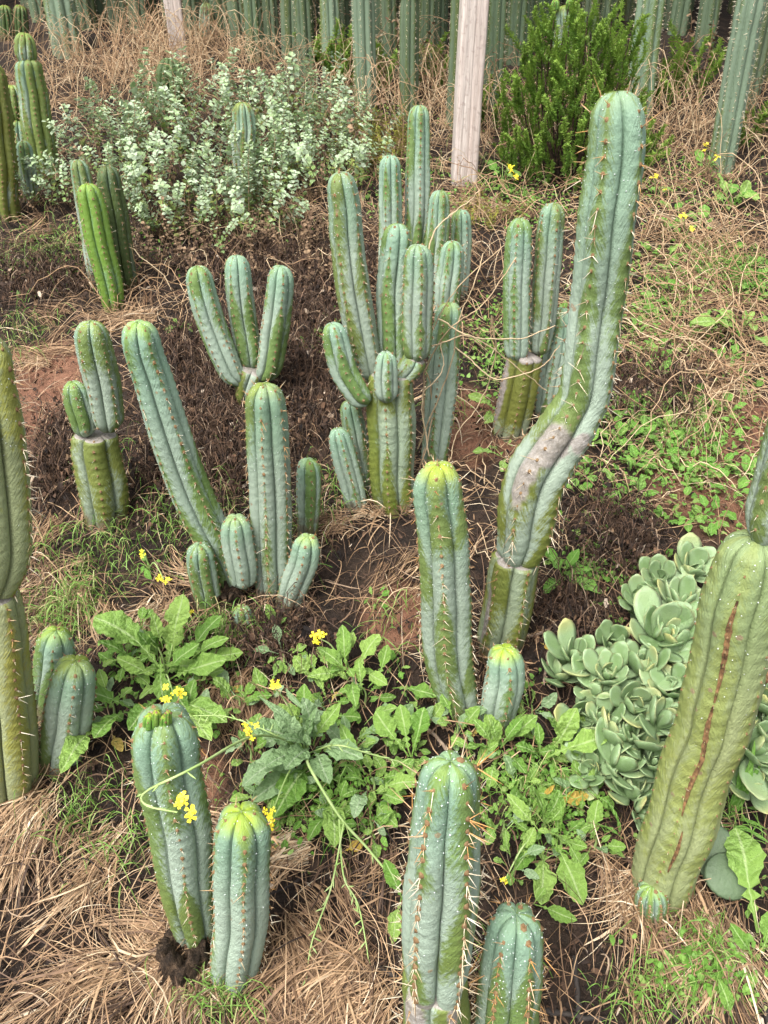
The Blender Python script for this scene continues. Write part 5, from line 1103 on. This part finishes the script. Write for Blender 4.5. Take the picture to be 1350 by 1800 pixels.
# green grass blades
PS = []; WS = []
def grass(px, py, rx, ry, n, L=(0.03, 0.09)):
    n = int(n * (0.6 if py > 1380 else 1.0)); q = scatter(px, py, rx, ry, n); l = rng.uniform(*L, n); PS.append(strands(q, rng.uniform(0, 6.28, n), l * rng.uniform(0.4, 1.0, n), 5, rng.normal(0, 0.6, n), l * rng.uniform(0.1, 0.8, n), 0.7)); WS.append(rng.uniform(0.0009, 0.0022, n))
for g in [(110, 1085, 60, 45, 300), (400, 1120, 70, 30, 260), (390, 1765, 50, 30, 220), (150, 1440, 70, 60, 200), (250, 1520, 60, 60, 90), (1235, 1690, 70, 60, 260), (1150, 1760, 90, 40, 200), (950, 1420, 80, 60, 320), (560, 1440, 80, 50, 260), (640, 860, 60, 40, 130), (330, 900, 90, 50, 240), (100, 450, 100, 40, 420), (40, 600, 60, 50, 160),
          (1270, 1450, 70, 60, 120), (360, 860, 50, 60, 120), (560, 900, 40, 60, 80), (900, 650, 70, 60, 150), (770, 720, 30, 50, 80), (1130, 560, 80, 80, 200), (1280, 480, 70, 40, 300), (1180, 760, 90, 40, 200), (850, 320, 100, 40, 200), (700, 1110, 60, 60, 60), (520, 960, 40, 30, 60), (860, 1700, 60, 60, 60), (170, 820, 60, 30, 80), (180, 990, 110, 60, 260), (330, 1420, 60, 60, 60)]: grass(*g)
P = np.concatenate(PS); n = len(P); V, Fq = ribbons(P, np.concatenate(WS), rng, 0.3)
stuff('grass', V, Fq, 'grass', np.repeat(np.clip(rng.normal(0.45, 0.27, n), 0, 1), 10), 'sparse thin green grass blades sprouting through the straw', 'grass')

# tiny ground-cover leaves
FL = []
for b in [(950, 1400, 90, 70, 500), (560, 1400, 110, 70, 500), (1290, 490, 80, 35, 900), (1150, 560, 110, 110, 700), (1180, 800, 130, 60, 700), (880, 620, 70, 90, 500), (930, 360, 120, 40, 700), (700, 330, 90, 60, 500), (300, 1180, 110, 60, 300), (1180, 330, 130, 60, 700), (560, 590, 70, 30, 120), (1230, 1720, 100, 60, 300), (130, 460, 100, 40, 250), (1050, 1000, 60, 60, 250), (640, 200, 160, 50, 500), (420, 420, 130, 50, 300)]:
    FL.append(scatter(*b))
Q = np.concatenate(FL); n = len(Q); L = rng.uniform(0.006, 0.016, n)
V, Fq = ribbons(strands(Q, rng.uniform(0, 6.28, n), L, 4, rng.normal(0, 0.5, n), rng.uniform(0, 0.008, n), h0=rng.uniform(0.002, 0.035, n)), L * rng.uniform(0.45, 0.8, n), rng, 0.6)
stuff('ground_cover', V, Fq, 'grass', np.repeat(np.clip(rng.normal(0.25, 0.2, n), 0, 1), 8), 'tiny green ground-cover leaves between the larger weeds', 'ground cover')

# litter banked round the cactus feet
PS = []; RS = []; WS = []
for (bx, by, br) in BASES:
    m = 70; a = rng.uniform(0, 6.28, m); rd = br * 0.9 + np.abs(rng.normal(0, 0.03, m)); q = np.stack([bx + rd * np.cos(a), by + rd * np.sin(a)], -1)
    PS.append(strands(q, a + 1.57 + rng.normal(0, 0.7, m), rng.uniform(0.02, 0.07, m), 4, rng.normal(0, 0.9, m), rng.uniform(0, 0.02, m), h0=rng.uniform(0.0, 0.028, m))); RS.append(np.clip(rng.normal(0.45, 0.25, m), 0, 1)); WS.append(rng.uniform(0.0008, 0.0034, m))
P = np.concatenate(PS); V, Fq = ribbons(P, np.concatenate(WS), rng, 0.3)
stuff('base_litter', V, Fq, 'straw', np.repeat(np.concatenate(RS), 8), 'bits of dry straw and bark gathered round the cactus feet', 'litter')

# long dry stalks hanging across the cacti
yv = [o for o in bpy.data.objects if o.get('label', '').startswith('single blue-grey stem')][0].location.y - 0.07
e = empty('dry_stalk', AT(742, 812, yv), 'long pale dry vine stalks looping across the blue-grey single stem', 'vine')
for k, pth in enumerate([[(742, 812), (760, 740), (758, 680), (742, 640), (764, 585), (805, 520), (885, 452)], [(745, 735), (752, 650), (790, 580), (850, 530), (905, 445)], [(690, 624), (760, 612), (830, 600), (900, 640), (965, 692)], [(862, 555), (868, 620), (852, 700), (808, 760), (795, 806)],
                         [(735, 790), (790, 640), (800, 560), (830, 500), (850, 440)], [(770, 560), (830, 585), (920, 590), (985, 560)], [(740, 480), (765, 410), (800, 375), (850, 330)], [(800, 610), (880, 660), (960, 640), (1000, 600)], [(756, 800), (742, 700), (775, 650), (770, 600)]]):
    C = catmull([tuple(AT(px, py, yv + 0.05 * math.sin(k * 2.1 + i * 0.8))) for i, (px, py) in enumerate(pth)], 40)
    C += np.cumsum(np.random.default_rng(k).normal(0, 0.0012, C.shape), 0)
    V, Fq = tubes(C[None], np.linspace(0.0021, 0.0011, 40)[None], 5); link('stalk', mk('stalk', V - np.array(e.location), Fq, M['vine'], {'r': np.full(len(V), 0.75 + 0.02 * k)}), e)

# broad grass blades by the fat cactus
e = empty('grass_clump', W(1285, 1430), 'broad bright green grass blades beside the thick cracked cactus', 'grass')
rg = np.random.default_rng(8)
LEAF['blade'] = [leaf_mesh('blade', 'lance', 900 + k, M['seedling']) for k in range(3)]
for (bx, by, tx, ty, h) in [(1285, 1425, 1365, 1380, 0.07), (1285, 1430, 1370, 1430, 0.05), (1283, 1440, 1340, 1340, 0.10), (1280, 1430, 1300, 1345, 0.1), (1260, 1450, 1360, 1490, 0.03), (1090, 1470, 1060, 1400, 0.06), (1100, 1480, 1030, 1450, 0.04), (1290, 1440, 1350, 1460, 0.04), (1280, 1420, 1325, 1300, 0.14)]:
    put_leaf(e, W(bx, by, 0.005), W(tx, ty, h), 'blade', rg, 0.7, rg.normal(0, 0.4)).name = 'blade'

# charred sticks
def stick(pts, r, label, mat='char'):
    p0 = W(*pts[0]); C = catmull([tuple(W(*p, h=0.006)) for p in pts], 14); C += np.random.default_rng(int(pts[0][0])).normal(0, 0.0012, C.shape)
    rad = r * np.random.default_rng(int(pts[0][1])).uniform(0.75, 1.2, 14); rad[-1] *= 0.4; rad[0] *= 0.5
    V, Fq = tubes(C[None], rad[None], 7); o = link('charred_stick' if mat == 'char' else 'dry_stick', mk('stick', V - np.array(p0), Fq, M[mat]), None, p0); tag(o, label, 'stick')
M['char'] = m_plain('charred_wood', (0.012, 0.011, 0.010), (0.045, 0.036, 0.03), 80, 0.85)
M['drywood'] = m_plain('dry_wood', (0.30, 0.23, 0.17), (0.16, 0.11, 0.08), 60, 0.8)
stick([(1008, 1680), (1014, 1735), (1020, 1798)], 0.005, 'black charred stick standing up through straw beside the orange-spined pup')
stick([(950, 1778), (1000, 1784), (1075, 1796)], 0.0045, 'long black stick lying at the foot of the orange-spined pup')
stick([(1170, 1760), (1185, 1775), (1192, 1800)], 0.005, 'short black charred stick in sparse grass')
stick([(616, 1660), (650, 1690), (700, 1720)], 0.004, 'charred stick lying beside the pale spiny cactus')
stick([(625, 1595), (650, 1560), (665, 1535)], 0.005, 'thick dark stick under the wiry flower stalks')
stick([(1338, 1700), (1344, 1750), (1348, 1800)], 0.005, 'black stick below the tall lobed mustard')
stick([(740, 1270), (775, 1305), (795, 1340)], 0.004, 'brown stick behind the pale spiny cactus tip', 'drywood')
stick([(925, 1118), (955, 1112), (978, 1098)], 0.004, 'bent bare root curling out beside the olive lower joint', 'drywood')
stick([(960, 1105), (962, 1150), (957, 1205)], 0.003, 'thin upright dry stick between the bent cactus and the succulents', 'drywood')
# withered leaves lying about
rg = np.random.default_rng(18)
for (bx, by, tx, ty, lb) in [(195, 1290, 215, 1322, 'curled brown leaf under the big mustard rosette'), (400, 1222, 425, 1205, 'round yellowing leaf beside the big mustard rosette'), (580, 1240, 600, 1215, 'pink-brown withered leaf among the toothed mustard leaves'),
                             (820, 1300, 838, 1280, 'bright yellow leaf on soil left of the bright-tipped pup'), (760, 1345, 790, 1330, 'pale yellow leaf tip behind the spiny cactus'), (1210, 1665, 1262, 1640, 'brown lobed leaf lying on straw near the fat cactus'), (850, 300, 866, 285, 'tan curled leaf lying below the white post'), (470, 1385, 495, 1400, 'tan withered leaf under the tall grey mustard'), (600, 1500, 640, 1478, 'half yellow leaf hanging under the wiry stalks'), (950, 1130, 972, 1140, 'beige dead leaf beside the bare curling root')]:
    e = empty('withered_leaf', W(bx, by), lb, 'leaf'); put_leaf(e, W(bx, by, 0.012), W(tx, ty, 0.02), 'yellow', rg, 1.3, rg.normal(0, 0.6))
